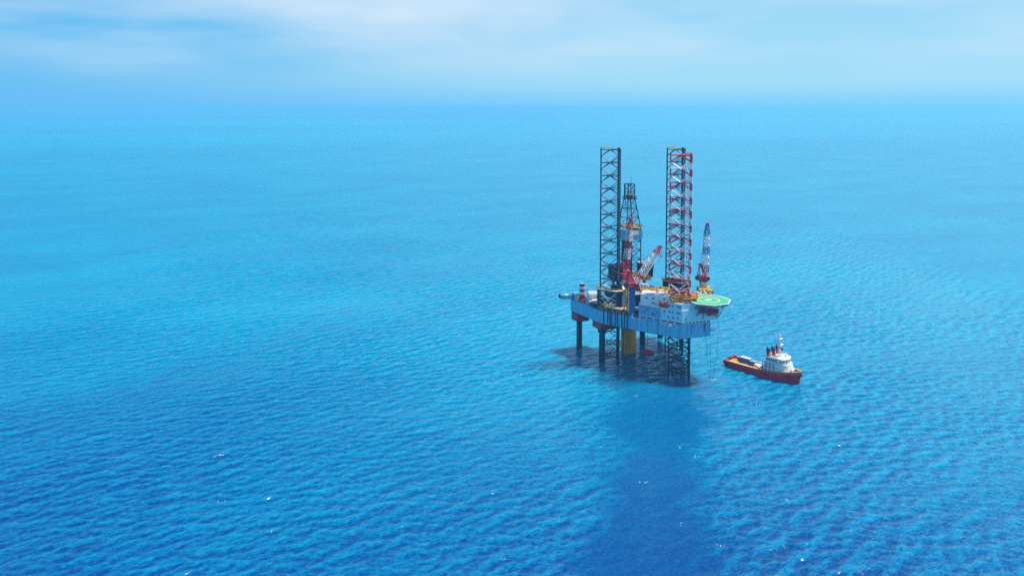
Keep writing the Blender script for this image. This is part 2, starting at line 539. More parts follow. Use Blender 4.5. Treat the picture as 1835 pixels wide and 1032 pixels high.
# ---- hull
rig = put('drilling_platform', 0, 0, 0, 'pale blue jack-up platform hull with red bottom boxes raised above the sea on lattice legs', 'oil platform')
outline = [(-5, -7.8), (11.5, -9.2), (31, 30), (32, 60), (7, 60), (7, 37), (-11, 37), (-11, 60), (-30.6, 60), (-27.6, 30.4)]
MB().prism(outline, 22.0, DECK - 0.25).build('hull', M_HULL, rig)
MB().prism([(x * 0.985, y * 0.985 + 0.4) for x, y in outline], 21.7, 21.99).build('shade_sheet', M_DARK, rig)  # dark sheet added under the hull to deepen the shade on the water
deck_out = [(x * 1.006, y * 1.006 - 0.05) for x, y in outline]
MB().prism(deck_out, DECK - 0.25, DECK).build('deck', M_DECK, rig)
for (x0, x1, y0, y1, z0) in ((-30.0, -22.5, 53.4, 60.4, 17.0), (-27.1, -13.5, 32.5, 41.5, 17.6), (14, 27, 33, 42, 17.6)):
    MB().box(x0, x1, y0, y1, z0, 22.0).build('bottom_box', M_ANTI, rig, bevel=0.12)
for (x, y, top) in ((-26, 58.3, 17.0), (-25.6, 33.6, 17.6), (11, 51, 22.0), (28, 58, 22.0)):
    sub = MB()
    sub.tube((x, y, -6), (x, y, top - 0.8), 1.6, 18)
    c = sub.build('support_column', M_NAVY, rig, smooth=False)
    MB().tube((x, y, top - 1.0), (x, y, top), 2.3, 18).build('column_collar', M_NAVY, c)
# hull plating seams and pipes down the side
def edge_pt(a, b, t): return (a[0] + (b[0] - a[0]) * t, a[1] + (b[1] - a[1]) * t)
sideA, sideB = outline[0], outline[9]
nrm = Vector((sideB[1] - sideA[1], -(sideB[0] - sideA[0]), 0)).normalized()
if nrm.x > 0: nrm = -nrm
pipe0 = None
for i, t in enumerate((0.66, 0.70, 0.735, 0.79, 0.82, 0.865, 0.89, 0.92, 0.975)):
    x, y = edge_pt(sideA, sideB, t)
    if pipe0 is None:
        pipe0 = MB().tube((0, 0, 21.2), (0, 0, 29.3), 0.22, 6).build('side_pipe', M_NAVY, rig)
        o = pipe0
    else:
        o = inst(pipe0, 'side_pipe', rig)
    o.location = (x + nrm.x * 0.3, y + nrm.y * 0.3, random.uniform(-0.3, 0.2))
ang = math.atan2(sideB[1] - sideA[1], sideB[0] - sideA[0])
seam0 = None
for t in (0.12, 0.24, 0.36, 0.49, 0.60):
    x, y = edge_pt(sideA, sideB, t)
    o = MB().box(-0.06, 0.06, -0.07, 0.07, 22.05, 28.7).build('plate_seam', M_LBLUE, rig) if seam0 is None else inst(seam0, 'plate_seam', rig)
    seam0 = seam0 or o
    o.location = (x, y, 0); o.rotation_euler = (0, 0, ang)
for t in (0.22, 0.55, 0.85):
    x, y = edge_pt(outline[0], outline[1], t)
    o = inst(seam0, 'plate_seam', rig); o.location = (x, y, 0)
# bulwark strip with freeing ports round the bow, below the accommodation
def strip(a, b, n, z0, z1, gap):
    for i in range(n):
        p = edge_pt(a, b, (i + gap) / n); q = edge_pt(a, b, (i + 1) / n)
        d = Vector((q[0] - p[0], q[1] - p[1], 0)); l = d.length
        mtx = Matrix.Translation((p[0], p[1], 0)) @ Matrix.Rotation(math.atan2(d.y, d.x), 4, 'Z')
        MB().box(0, l, -0.12, 0.12, z0, z1, mtx).build('bulwark_plate', M_WHITE, rig)
strip((-5.1, -8.0), (11.6, -9.4), 8, DECK + 0.26, DECK + 0.8, 0.7)
strip((-5.1, -8.0), (11.6, -9.4), 1, DECK + 0.02, DECK + 0.26, 0.0)
strip((-5.1, -8.0), (-16.6, 11.6), 1, DECK + 0.02, DECK + 0.26, 0.0)
strip((-5.1, -8.0), (-16.6, 11.6), 6, DECK + 0.26, DECK + 0.8, 0.82)
rl = MB()
rl.rail([(x, y, DECK) for x, y in [(-16.9, 12.6), (-27.5, 30.4), (-30.4, 59.8), (-11.2, 59.8)]], 1.15, 2.4)
rl.rail([(x, y, DECK) for x, y in [(7.2, 59.8), (31.8, 59.8), (30.8, 30), (14, -4)]], 1.15, 2.4)
tag(rl.build('handrail', M_YEL, rig), kind='stuff')
# folded access ladders hanging along the side, white
for (t, n) in ((0.08, 0), (0.20, 1), (0.235, 2), (0.52, 3), (0.60, 4)):
    x, y = edge_pt(sideA, sideB, t)
    lx, ly = x + nrm.x * 0.5, y + nrm.y * 0.5
    d = Vector((sideB[0] - sideA[0], sideB[1] - sideA[1], 0)).normalized()
    a = Vector((lx, ly, 29.2)); b2 = a - d * 2.4 + Vector((0, 0, -2.0))
    m = MB().tube(a, b2, 0.11, 5).tube(a + Vector((nrm.x, nrm.y, 0)) * 0.55, b2 + Vector((nrm.x, nrm.y, 0)) * 0.55, 0.11, 5)
    for k in range(5):
        p = a.lerp(b2, (k + 0.5) / 5); m.tube(p, p + Vector((nrm.x, nrm.y, 0)) * 0.55, 0.07, 4)
    m.build('side_ladder', M_WHITE, rig)

# ---- legs
BAY = 6.86
def make_leg(wx, wy, rot, top, side, label, mats, painted):
    """triangular lattice leg; mats = (low/even, other)"""
    leg = empty('platform_leg', (wx, wy, 0), rot, label, 'platform leg', 'lattice legs of the platform')
    rr = side / math.sqrt(3)
    P = [Vector((rr * math.cos(a), rr * math.sin(a), 0)) for a in (R(210), R(330), R(90))]
    z = top - 0.4
    levels = []
    while z > -4: levels.append(z); z -= BAY
    mats3 = [M_NAVY, M_RED, M_WHITE]
    paint_to = 30.0
    def col(kind, zz, k):
        if not painted or zz < paint_to: return 0
        if kind == 'chord': return k
        return k
    for ci, p in enumerate(P):
        m = MB()
        zt = top + 0.5
        crad = 0.36 if ci == 0 else 0.5
        for i, z in enumerate(levels):
            m.mat(col('chord', z, 1)).tube((p.x, p.y, z - BAY / 2), (p.x, p.y, zt if i == 0 else z), crad, 8, cap=True)
            lo = levels[i + 1] if i + 1 < len(levels) else -6
            m.mat(col('chord', z - BAY / 2, 2)).tube((p.x, p.y, lo), (p.x, p.y, z - BAY / 2), crad, 8, cap=False)
        ch = m.build('chord', mats3, leg)
        out = p.normalized()
        q = Vector((-out.y, out.x, 0))
        rk = MB()
        for s in (-1, 1):
            c = p + q * (0.5 * s)
            rk.box(-0.14, 0.14, -0.09, 0.09, -6, top, Matrix.Translation((c.x, c.y, 0)) @ Matrix.Rotation(math.atan2(q.y, q.x), 4, 'Z'))
        rk.mat(1)
        zz = 46.0
        while zz < top - 1 and not painted:
            c = p - Vector((0, 0.0, 0)) + Vector((0.12, -0.60, zz)) if ci == 1 else None
            if c is not None: rk.box(c.x - 0.16, c.x + 0.16, c.y - 0.03, c.y + 0.03, zz, zz + 0.42)
            zz += 1.37
        if not painted: tag(rk.build('rack', [M_NAVY if not painted else M_RED, M_WHITE], ch), kind='stuff')
    # one mesh for each sort of brace, shared by all its copies
    hl = side - 0.9
    def proto(nm, r, length, mat):
        m = MB().tube((0, 0, 0), (0, 0, length), r, 6, cap=False)
        o = m.build(nm, mat, None); me_ = o.data; bpy.data.objects.remove(o); return me_
    dl = math.hypot(side / 2, BAY / 2)
    H = [proto('horizontal_brace', 0.28 if painted else 0.22, hl, mt) for mt in mats3]
    D = [proto('diagonal_brace', 0.26 if painted else 0.19, dl, mt) for mt in mats3]
    for i, z in enumerate(levels):
        hc = 0 if (not painted or z < paint_to) else (1 if i % 2 == 0 else 2)
        mids = []
        for a in range(3):
            p, q = P[a], P[(a + 1) % 3]
            d = (q - p).normalized()
            A = p + d * 0.45 + Vector((0, 0, z)); B = q - d * 0.45 + Vector((0, 0, z))
            inst(H[hc], 'horizontal_brace', leg, member_matrix(A, B, hl))
            mid = (p + q) / 2 + Vector((0, 0, z)); mids.append(mid)
            for e in (p, q):
                dn = e + Vector((0, 0, z - BAY / 2)); up = e + Vector((0, 0, z + BAY / 2))
                c1 = 0 if (not painted or z < paint_to) else 1
                c2 = 0 if (not painted or z < paint_to) else 2
                if z - BAY / 2 > -4: inst(D[c1], 'diagonal_brace', leg, member_matrix(mid, dn, dl))
                if i > 0: inst(D[c2], 'diagonal_brace', leg, member_matrix(mid, up, dl))
    # small maintenance platform at the top
    tp = MB()
    a, b2 = (P[0], P[1])
    cx = a.lerp(b2, 0.28 if not painted else 0.78)
    tp.box(cx.x - 2.3, cx.x + 2.3, cx.y - 0.7, cx.y + 0.7, top - 0.2, top)
    tp.rail([(cx.x - 2.3, cx.y - 0.7, top), (cx.x + 2.3, cx.y - 0.7, top), (cx.x + 2.3, cx.y + 0.7, top), (cx.x - 2.3, cx.y + 0.7, top), (cx.x - 2.3, cx.y - 0.7, top)], 1.0, 1.2, 0.07)
    tp.build('top_platform', M_YEL if not painted else M_ORG, leg)
    if painted:   # raw water pipes up the middle
        for s in (-0.5, 0.5): MB().tube((s, 0.2, 20), (s, 0.2, top - 3), 0.14, 6).build('riser_pipe', M_LBLUE, leg)
    return leg
bow_leg = make_leg(86.2, 377.3, R(-41), 112.4, 11.6, 'red and white painted lattice leg nearest the helideck, foot in the water at the front', None, True)
lx, ly = wor(-20.5, 32)
aft_leg_l = make_leg(lx, ly, R(-35), 114.0, 11.0, 'dark navy lattice leg standing alone at the left beside the derrick', None, False)
lx, ly = wor(20.6, 32)
aft_leg_r = make_leg(lx, ly, R(-37), 113.2, 10.2, 'dark navy lattice leg half hidden behind the red and white one', None, False)

# ---- jacking frames round the legs
def jack_frame(wx, wy, rot, side, z0, z1, label, clad, rail_mat, tower_mat, plat_mat):
    j = empty('jacking_frame', (wx, wy, 0), rot, label, 'jacking frame', 'jacking frames round the legs')
    rr = side / math.sqrt(3)
    P = [Vector((rr * math.cos(a), rr * math.sin(a), 0)) for a in (R(210), R(330), R(90))]
    for p in P:
        o = p.normalized()
        a = math.atan2(o.y, o.x)
        Mx = Matrix.Translation(p) @ Matrix.Rotation(a, 4, 'Z')
        m = MB()
        m.box(0.85, 1.6, -1.2, 1.2, z0, z1 - 0.3, Mx)
        m.box(-0.6, 0.85, -1.5, -0.95, z0, z1 - 0.3, Mx).box(-0.6, 0.85, 0.95, 1.5, z0, z1 - 0.3, Mx)
        tw = m.build('gear_tower', tower_mat, j)
        g = MB()
        for k in range(4):
            zz = z0 + 1.2 + k * (z1 - z0 - 2) / 4
            for s in (-1, 1):
                g.tube(Mx @ Vector((0.1, s * 1.5, zz)), Mx @ Vector((0.1, s * 2.5, zz)), 0.45, 8)
        tag(g.build('jacking_motor', M_GREY, tw), kind='stuff')
    e = rr + 2.6
    ring = [Vector((e * math.cos(a), e * math.sin(a), 0)) for a in (R(190), R(230), R(310), R(350), R(70), R(110))]
    inn = [v * 0.78 for v in ring]
    m = MB()
    n = len(ring)
    vs = [(v.x, v.y, z1 - 0.25) for v in ring] + [(v.x, v.y, z1 - 0.25) for v in inn] + [(v.x, v.y, z1) for v in ring] + [(v.x, v.y, z1) for v in inn]
    fs = []
    for i in range(n):
        k = (i + 1) % n
        fs += [(2 * n + i, 2 * n + k, 3 * n + k, 3 * n + i), (i, n + i, n + k, k), (i, k, 2 * n + k, 2 * n + i), (n + i, 3 * n + i, 3 * n + k, n + k)]
    m.add(vs, fs)
    m.build('walkway', plat_mat, j)
    r_ = MB().rail([(v.x, v.y, z1) for v in ring + ring[:1]], 1.15, 1.6, 0.06)
    tag(r_.build('handrail', rail_mat, j), kind='stuff')
    if clad:
        for i in range(n):
            a_, b_ = ring[i] * 0.93, ring[(i + 1) % n] * 0.93
            d = b_ - a_
            for q in range(2):
                s_ = a_.lerp(b_, q / 2); l = d.length / 2 - 0.12
                Mx = Matrix.Translation(s_) @ Matrix.Rotation(math.atan2(d.y, d.x), 4, 'Z')
                MB().box(0.06, l, -0.08, 0.08, z0, z1 - 0.4, Mx).build('cladding_panel', M_NAVY, j)
    return j, P
lx, ly = wor(-20.5, 32)
jl, _ = jack_frame(lx, ly, R(-35), 11.0, DECK + 0.05, 40.2, 'open jacking frame with a dull yellow walkway round the left dark leg', False, M_YEL, M_NAVY, M_CREAM)
for a_, b_ in (((-5.6, -3.4), (5.4, -3.6)),):     # white cross brace low on the near face
    m = MB()
    m.tube((a_[0], a_[1] - 0.6, 29.6), (b_[0], b_[1] - 0.6, 39.2), 0.22, 6).build('cross_brace', M_WHITE, jl)
    MB().tube((b_[0], b_[1] - 0.9, 29.6), (a_[0], a_[1] - 0.9, 39.2), 0.22, 6).build('cross_brace', M_WHITE, jl)
lx, ly = wor(20.6, 32)
jr, _ = jack_frame(lx, ly, R(-37), 10.2, DECK + 0.05, 40.6, 'jacking frame clad in dark panels behind the red and white leg', True, M_RUST, M_NAVY, M_RUST)
jb, _ = jack_frame(86.2, 377.3, R(-41), 11.6, 39.3, 41.4, 'jacking frame with orange railings round the foot of the red and white leg', False, M_ORG, M_RUST, M_RUST)
# ---- accommodation block at the bow
acc = put('accommodation_block', 0, 0, 0, 'pale blue crew quarters with rows of small dark windows wrapped round the bow corner', 'crew quarters')
dv = Vector((sideB[0] - sideA[0], sideB[1] - sideA[1])).normalized()
iv = Vector((dv.y, -dv.x))
if iv.x < 0: iv = -iv
N0 = Vector((-4.9, -8.3))
def al(t, inn=0.0):
    p = N0 + dv * t + iv * inn
    return (p.x, p.y)
base_poly = [al(0), (16.2, -9.6), (19.5, -2.5), (6, 6), (-2, 8), al(23.5, 11), al(23.5)]
MB().prism(base_poly, DECK + 0.8, 35.8).build('lower_wall', M_HOUSE, acc, bevel=0.1)
MB().prism([(x * 1.004 , y * 1.004) for x, y in base_poly], 35.8, 36.05).build('lower_roof', M_WHITE, acc)
up_poly = [al(0.05), (2.6, -8.6), (3.5, 2), al(7.6, 8), al(7.6)]
up_poly = [al(0.25, 0.25), (2.6, -8.4), (3.5, 2), al(7.6, 8), al(7.6, 0.25)]
MB().prism(up_poly, 36.05, 39.0).build('upper_wall', M_HOUSE, acc, bevel=0.1)
MB().prism([(x, y) for x, y in up_poly], 39.0, 39.2).build('upper_roof', M_CREAM, acc)
b0, b1 = Vector((-7.2, -0.4)), Vector((-17.6, 9.2))
bd = (b1 - b0).normalized(); bi = Vector((bd.y, -bd.x))
if bi.x < 0: bi = -bi
blk = [b0, b1, b1 + bi * 8.5, b0 + bi * 8.5]
MB().prism([tuple(p) for p in blk], 36.05, 41.4).build('rear_wall', M_WHITE, acc, bevel=0.1)
rf = MB().prism([tuple(p + (p - (b0 + b1) / 2) * 0.02) for p in blk], 41.4, 41.65).build('rear_roof', M_WHITE, acc)
m = MB()
for t in (0.25, 0.33, 0.41, 0.74):
    p = b0.lerp(b1, 1 - t) + bi * 1.2
    m.box(-0.9, 0.9, -0.35, 0.35, 41.65, 42.0, Matrix.Translation((p.x, p.y, 0)) @ Matrix.Rotation(math.atan2(bd.y, bd.x), 4, 'Z'))
tag(m.build('roof_vent', M_RUST, rf), kind='stuff')
win = None
def window(px, py, z, ang, w=0.62, h=0.8):
    global win
    if win is None:
        win = MB().box(-0.36, 0.36, -0.06, 0.06, -0.45, 0.45).build('window', M_GLASS, acc)
        o = win
        fr = MB().box(-0.46, -0.36, -0.08, 0.08, -0.5, 0.5).box(0.36, 0.46, -0.08, 0.08, -0.5, 0.5).box(-0.36, 0.36, -0.08, 0.08, 0.45, 0.55).build('frame', M_HOUSE, o)
    else:
        o = inst(win, 'window', acc); f_ = inst(win.children[0], 'frame', o)
    o.location = (px, py, z); o.rotation_euler = (0, 0, ang)
angL = math.atan2(dv.y, dv.x)
for t in (2.2, 4.6, 7.3):                                   # big ports, lowest row
    x, y = al(t, -0.05); window(x, y, 31.9, angL)
for t in (1.2, 2.3, 5.0, 6.6): x, y = al(t, -0.05); window(x, y, 34.6, angL)
for t in (1.2, 2.3, 5.0, 6.6): x, y = al(t, 0.2); window(x, y, 37.6, angL)
for t in (9.4, 15.5, 19.0): x, y = al(t, -0.05); window(x, y, 34.3, angL)
for t in (0.16, 0.55, 0.78): p = b0.lerp(b1, t) - bi * 0.05; window(p.x, p.y, 40.0, math.atan2(bd.y, bd.x))
for t in (0.30,): p = b0.lerp(b1, t) - bi * 0.05; window(p.x, p.y, 38.2, math.atan2(bd.y, bd.x))
angB = math.atan2(-9.6 + 8.3, 16.2 + 4.9)
for t in (0.1, 0.93):
    x, y = edge_pt(al(0), (16.2, -9.6), t); window(x, y - 0.06, 31.9, angB)
# weathered tarpaulin-like curved lagging on the low left end
m = MB()
rings = []
for i in range(9):
    t = 11.5 + i * 1.45
    ring = []
    for k in range(7):
        a = R(-90 + 180 * k / 6)
        x, y = al(t, -0.15 - 0.75 * math.cos(a))
        ring.append((x, y, 32.9 + 2.3 * math.sin(a)))
    rings.append(ring)
m.loft(rings, cap=True, closed=True)
lag = m.build('curved_cladding', M_LBLUE, acc, smooth=True)
for (t, z, w) in ((13, 33.6, 1.6), (15, 32.2, 2.0), (18.5, 33.9, 2.4), (20.5, 32.6, 1.8)):
    x, y = al(t, -0.95)
    MB().box(-w / 2, w / 2, -0.06, 0.06, -0.16, 0.16, Matrix.Translation((x, y, z)) @ Matrix.Rotation(angL, 4, 'Z')).build('cladding_strap', M_NAVY, lag)
r_ = MB()
r_.rail([(*al(8, 0.2), 36.05), (*al(23.3, 0.2), 36.05)], 1.1, 2.0, 0.05)
r_.rail([(*al(0.4, 0.5), 39.2), (2.5, -8.2, 39.2)], 1.1, 1.6, 0.05)
r_.rail([(b0.x, b0.y, 41.65), (b1.x, b1.y, 41.65)], 1.1, 2.2, 0.05)
tag(r_.build('handrail', M_WHITE, acc), kind='stuff')
# inclined stairs down the bow wall
m = MB().box(0, 6.6, -0.08, 0.08, -0.15, 0.15, Matrix.Translation((3.0, -9.6, 39.0)) @ Matrix.Rotation(R(38), 4, 'Y'))
for k in range(9): m.box(0.5 + k * 0.65, 0.9 + k * 0.65, -0.6, 0.0, -0.05, 0.05, Matrix.Translation((3.0, -9.5, 39.0)) @ Matrix.Rotation(R(38), 4, 'Y'))
m.build('stair', M_GREY, acc)

# ---- helideck
HX, HY, HZ = 10.9, -8.2, 40.0
hd = put('helideck', HX, HY, HZ, 'green octagonal helicopter deck with a yellow ring and white H over the bow', 'helideck', rot=-TH)
def octo(r, rot=0.0): return [(r * math.cos(R(45 * i) + rot), r * math.sin(R(45 * i) + rot)) for i in range(8)]
MB().prism(octo(11.4), -0.45, 0.0).build('landing_deck', M_GRN, hd)
def flat_ring(r0, r1, n, z0, z1, rot=0.0):
    m = MB()
    A = [(r0 * math.cos(2 * math.pi * i / n + rot), r0 * math.sin(2 * math.pi * i / n + rot)) for i in range(n)]
    B = [(r1 * math.cos(2 * math.pi * i / n + rot), r1 * math.sin(2 * math.pi * i / n + rot)) for i in range(n)]
    vs = [(x, y, z1) for x, y in A] + [(x, y, z1) for x, y in B] + [(x, y, z0) for x, y in A] + [(x, y, z0) for x, y in B]
    fs = []
    for i in range(n):
        k = (i + 1) % n
        fs += [(i, k, n + k, n + i), (n + i, n + k, 3 * n + k, 3 * n + i), (2 * n + i, i, n + i, 3 * n + i) if False else (i, 2 * n + i, 2 * n + k, k)]
    return m.add(vs, fs)
flat_ring(5.0, 5.75, 40, 0.002, 0.02).build('aiming_circle', M_YEL, hd)
flat_ring(10.75, 11.35, 8, 0.002, 0.02).build('perimeter_line', M_WHITE, hd)
# chevron between ring and edge, painted letter H
m = MB()
m.box(-1.5, -0.85, -1.7, 1.7, 0.004, 0.025).box(0.85, 1.5, -1.7, 1.7, 0.004, 0.025).box(-0.85, 0.85, -0.35, 0.35, 0.004, 0.025)
hm_ = m.build('letter_H', M_WHITE, hd); hm_.name = 'letter_mark'; hm_.rotation_euler = (0, 0, R(62))
# safety net on arms round the edge
nt_ = MB()
O1, O2 = octo(11.5), octo(13.0)
for i in range(8):
    k = (i + 1) % 8
    for q in range(5):
        f_ = q / 5
        a = (O1[i][0] + (O1[k][0] - O1[i][0]) * f_, O1[i][1] + (O1[k][1] - O1[i][1]) * f_)
        b2 = (O2[i][0] + (O2[k][0] - O2[i][0]) * f_, O2[i][1] + (O2[k][1] - O2[i][1]) * f_)
        nt_.tube((a[0], a[1], -0.5), (b2[0], b2[1], -0.25), 0.05, 4)
    nt_.tube((*O2[i], -0.25), (*O2[k], -0.25), 0.05, 4)
tag(nt_.build('safety_net', M_LBLUE, hd), kind='stuff')
# truss below
bm_ = MB()
for s in (-7.5, -3.7, 0, 3.7, 7.5):
    w = math.sqrt(max(0, 10.6 ** 2 - s * s))
    bm_.box(-w, w, s - 0.12, s + 0.12, -1.3, -0.45)
    bm_.box(s - 0.12, s + 0.12, -w, w, -1.0, -0.46)
bm_.build('deck_beams', M_NAVY, hd)
def hdl(lx_, ly_, z_):   # platform coordinates -> helideck coordinates
    x, y = wor(lx_, ly_); hx, hy = wor(HX, HY)
    return (x - hx, y - hy, z_ - HZ)
for a, b2 in (((6.5, -9.6, 31.2), (5.6, -13.5, 38.8)), ((2.9, -9.1, 33.0), (7.0, -12.5, 38.8)), ((15.6, -9.9, 31.0), (17, -14.2, 38.8)), ((11, -9.8, 32.2), (11.5, -16.5, 38.8)), ((9.5, -9.7, 33.2), (6.5, -13, 38.8)), ((17.5, -7, 33), (20.5, -11, 38.8)), ((13, -9.8, 33), (15, -16, 38.8))):
    MB().tube(hdl(*a), hdl(*b2), 0.2, 6).build('support_strut', M_NAVY, hd)
for (a, b2) in ((4, -5), (10, -5), (16, -4), (8, 1), (15, 2)):
    MB().tube(hdl(a, b2, 36.05), hdl(a, b2, 38.8), 0.3, 8).build('support_post', M_LBLUE, hd)
for (a, b2) in ((8, -9.0), (14, -9.0), (5, -4)):
    MB().tube(hdl(a, b2, 36.05), hdl(a + 2.5, b2 + 2, 38.8), 0.16, 6).build('support_strut', M_LBLUE, hd)
m = MB().tube((10.5, -4.5, -2.6), (10.5, -4.5, -0.3), 0.08, 5).tube((9.9, -4.5, -2.4), (11.1, -4.5, -2.4), 0.08, 5)
m.lathe((10.5, -4.5, -2.9), (10.5, -4.5, -2.2), [(0, 0.1), (0.3, 0.45), (0.7, 0.45), (1, 0.1)], 8)
m.build('floodlight', M_WHITE, hd)

# ---- lifeboats
def lifeboat(lx_, ly_, z_, length, rad, mat, label, rot, group=None, cradle=None):
    o = put('lifeboat', lx_, ly_, z_, label, 'lifeboat', group, rot)
    h = length / 2
    prof = [(-1.0, 0.12, 0.25), (-0.9, 0.55, 0.05), (-0.65, 0.9, 0), (-0.2, 1, 0), (0.3, 1, 0), (0.7, 0.85, 0), (0.92, 0.5, 0.08), (1.0, 0.1, 0.3)]
    def ring(x, s, dz, z0, z1):
        pts = []
        for k in range(12):
            a = 2 * math.pi * k / 12
            yy = rad * s * math.cos(a); zz = rad * (0.35 + s * 0.65 if True else 1) * math.sin(a)
            zz = min(max(zz, z0 * rad), z1 * rad)
            pts.append((x * h, yy, zz + dz * rad))
        return pts
    MB().loft([ring(x, s, dz, -1, 0.1) for x, s, dz in prof]).build('boat_hull', mat, o, smooth=True)
    MB().loft([ring(x * 0.97, s * 0.96, dz, 0.02, 1) for x, s, dz in prof]).build('canopy', mat, o, smooth=True)
    MB().box(-h * 0.5, -h * 0.12, -rad * 0.5, rad * 0.5, rad * 0.85, rad * 1.35).build('conning_hatch', mat, o, bevel=0.08)
    m = MB()
    for s in (-1, 1):
        m.box(-h * 0.86, h * 0.86, s * rad - 0.06, s * rad + 0.06, -0.05, 0.07)
    m.build('rubbing_strip', M_RUBBER, o)
    w = None
    for i in range(5):
        for s in (-1, 1):
            p = (h * (-0.45 + 0.22 * i), s * rad * 0.82, rad * 0.5)
            if w is None: w = MB().box(-0.2, 0.2, -0.06, 0.06, -0.13, 0.13).build('porthole', M_GLASS, o); q = w
            else: q = inst(w, 'porthole', o)
            q.location = p
    return o
lifeboat(11.6, -10.9, 34.2, 7.6, 1.5, M_LIFERED, 'dark red enclosed lifeboat hung under the edge of the helideck', R(3))
lifeboat(5.6, -10.3, 35.2, 3.6, 1.1, M_LIFERED, 'small dark red capsule tucked between the helideck struts', R(3))
ang_l = math.atan2(dv.y, dv.x)
p = al(9.8, 0.3); lifeboat(p[0], p[1], 37.4, 5.6, 1.05, M_LIFE, 'orange lifeboat on the ledge of the crew quarters', ang_l)
p = al(16.8, 0.6); lb = lifeboat(p[0], p[1], 37.5, 6.6, 1.15, M_CREAM, 'cream covered boat on the ledge left of the orange lifeboat', ang_l)
for tt in (7.2, 12.4, 13.6, 19.6):
    x, y = al(tt, 1.6)
    dv_o = put('boat_davit', x, y, 36.05, ('white boat davit arm at the bow end of the orange lifeboat', 'white boat davit arm at the stern end of the orange lifeboat', 'white boat davit arm at the right end of the cream boat', 'white boat davit arm at the left end of the cream boat')[(7.2, 12.4, 13.6, 19.6).index(tt)], 'davit', 'boat davits on the quarters ledge', ang_l)
    MB().tube((0, 0, 0), (0, 0, 2.6), 0.2, 6).build('post', M_WHITE, dv_o)
    MB().tube((0, 0, 2.5), (0, 1.7 if iv.dot(Vector((0, 1))) < 0 else 1.7, 3.2), 0.17, 6).build('arm', M_CREAM, dv_o)

# ---- mast and roof kit on the quarters
tm = put('radio_mast', -8.0, 8.6, 41.65, 'slim white T shaped mast on the quarters roof', 'mast')
MB().tube((0, 0, 0), (0, 0, 7.0), 0.22, 8, 0.13).build('pole', M_WHITE, tm)
MB().tube((-1.6, -0.6, 6.6), (1.6, 0.6, 6.6), 0.1, 6).build('crossarm', M_WHITE, tm)
MB().lathe((0, 0, 0), (0, 0, 1.6), [(0, 0.8), (0.9, 0.35), (1, 0.2)], 8).build('foot', M_CREAM, tm)
for s in (-1.4, 0.9): MB().lathe((s, s * 0.37, 6.6), (s, s * 0.37, 7.2), [(0, 0.1), (0.3, 0.25), (1, 0.05)], 6).build('antenna', M_WHITE, tm)
# ---- drill floor and derrick over the slot
DX, DY = -3.2, 43.3
sub = put('drill_floor', DX, DY, 0, 'dark navy drill floor on tall beams under the derrick with a yellow rim', 'drill floor')
for x in (-6.6, 6.6):
    MB().box(x - 0.6, x + 0.6, -14, 14, DECK + 0.05, 33.5).build('skid_beam', M_NAVY, sub)
m = None
for x in (-6.3, 6.3):
    for y in (-6.0, 0.0, 6.0):
        MB().box(x - 0.5, x + 0.5, y - 0.5, y + 0.5, 33.55, 41.4).build('pillar', M_NAVY, sub)
for y in (-6.0, 6.0):
    MB().tube((-6.3, y, 34), (6.3, y, 41), 0.25, 6).build('cross_brace', M_NAVY, sub)
    MB().tube((6.3, y + 0.3, 34), (-6.3, y + 0.3, 41), 0.25, 6).build('cross_brace', M_NAVY, sub)
MB().box(-9.5, 9.0, -8.5, 8.0, 41.4, 42.2).build('floor_plate', M_DARK, sub)
r_ = MB().rail([(-9.5, -8.5, 42.2), (9.0, -8.5, 42.2), (9.0, 8.0, 42.2), (-9.5, 8, 42.2), (-9.5, -8.5, 42.2)], 1.2, 1.5, 0.07)
r_.box(-9.6, 9.1, -8.62, -8.5, 41.3, 42.1).box(9.0, 9.12, -8.5, 8, 41.3, 42.1).box(-9.62, -9.5, -8.5, 8, 41.3, 42.1)
r_.build('yellow_rim', M_YEL, sub)
MB().box(-7.8, -4.0, -7.0, 6.5, 30, 36.5).build('mud_tank', M_DARK, sub)
MB().box(0.5, 5.5, -6.5, 6.5, 30, 37.5).build('pump_room', M_NAVY, sub)

# houses on the drill floor
def house(lx_, ly_, z_, sx, sy, sz, mat, roof, label, cat, name, flare=0.0, rot=0.0):
    o = put(name, lx_, ly_, z_, label, cat, rot=rot)
    f_ = 1 + flare
    v = [(-sx / 2, -sy / 2, 0), (sx / 2, -sy / 2, 0), (sx / 2, sy / 2, 0), (-sx / 2, sy / 2, 0)]
    t_ = [(x * f_, y * f_, sz) for x, y, z in v]
    MB().loft([v, t_]).build('wall', mat, o, bevel=0.08)
    k = MB()
    for i in range(4):
        a, b2 = Vector(v[i]), Vector(v[(i + 1) % 4]); c_, d_ = Vector(t_[i]), Vector(t_[(i + 1) % 4])
        n = max(2, int((b2 - a).length / 1.1))
        for q in range(1, n):
            k.tube(a.lerp(b2, q / n) * 1.012, c_.lerp(d_, q / n) * 1.012, 0.07, 4)
    tag(k.build('wall_rib', mat, o), kind='stuff')
    MB().box(-sx * f_ / 2 - 0.15, sx * f_ / 2 + 0.15, -sy * f_ / 2 - 0.15, sy * f_ / 2 + 0.15, sz, sz + 0.3).build('roof', roof, o)
    m = MB()
    for i in range(3):
        x = sx * (-0.3 + 0.3 * i); m.box(x - 0.45, x + 0.45, -0.5 + 0.4 * (i % 2), 0.4, sz + 0.3, sz + 0.3 + 0.5 + 0.3 * (i % 2))
    m.build('roof_unit', M_CREAM, o)
    MB().box(-0.5, 0.5, -sy / 2 - 0.1, -sy / 2 - 0.02, 0.2, 2.3).build('door', M_GREY, o)
    return o
house(5.0, 39.6, 42.25, 6.2, 6.0, 7.6, M_NAVY, M_CREAM, 'navy wind-walled house with a pale roof right of the derrick foot', 'driller house', 'driller_house', 0.12)
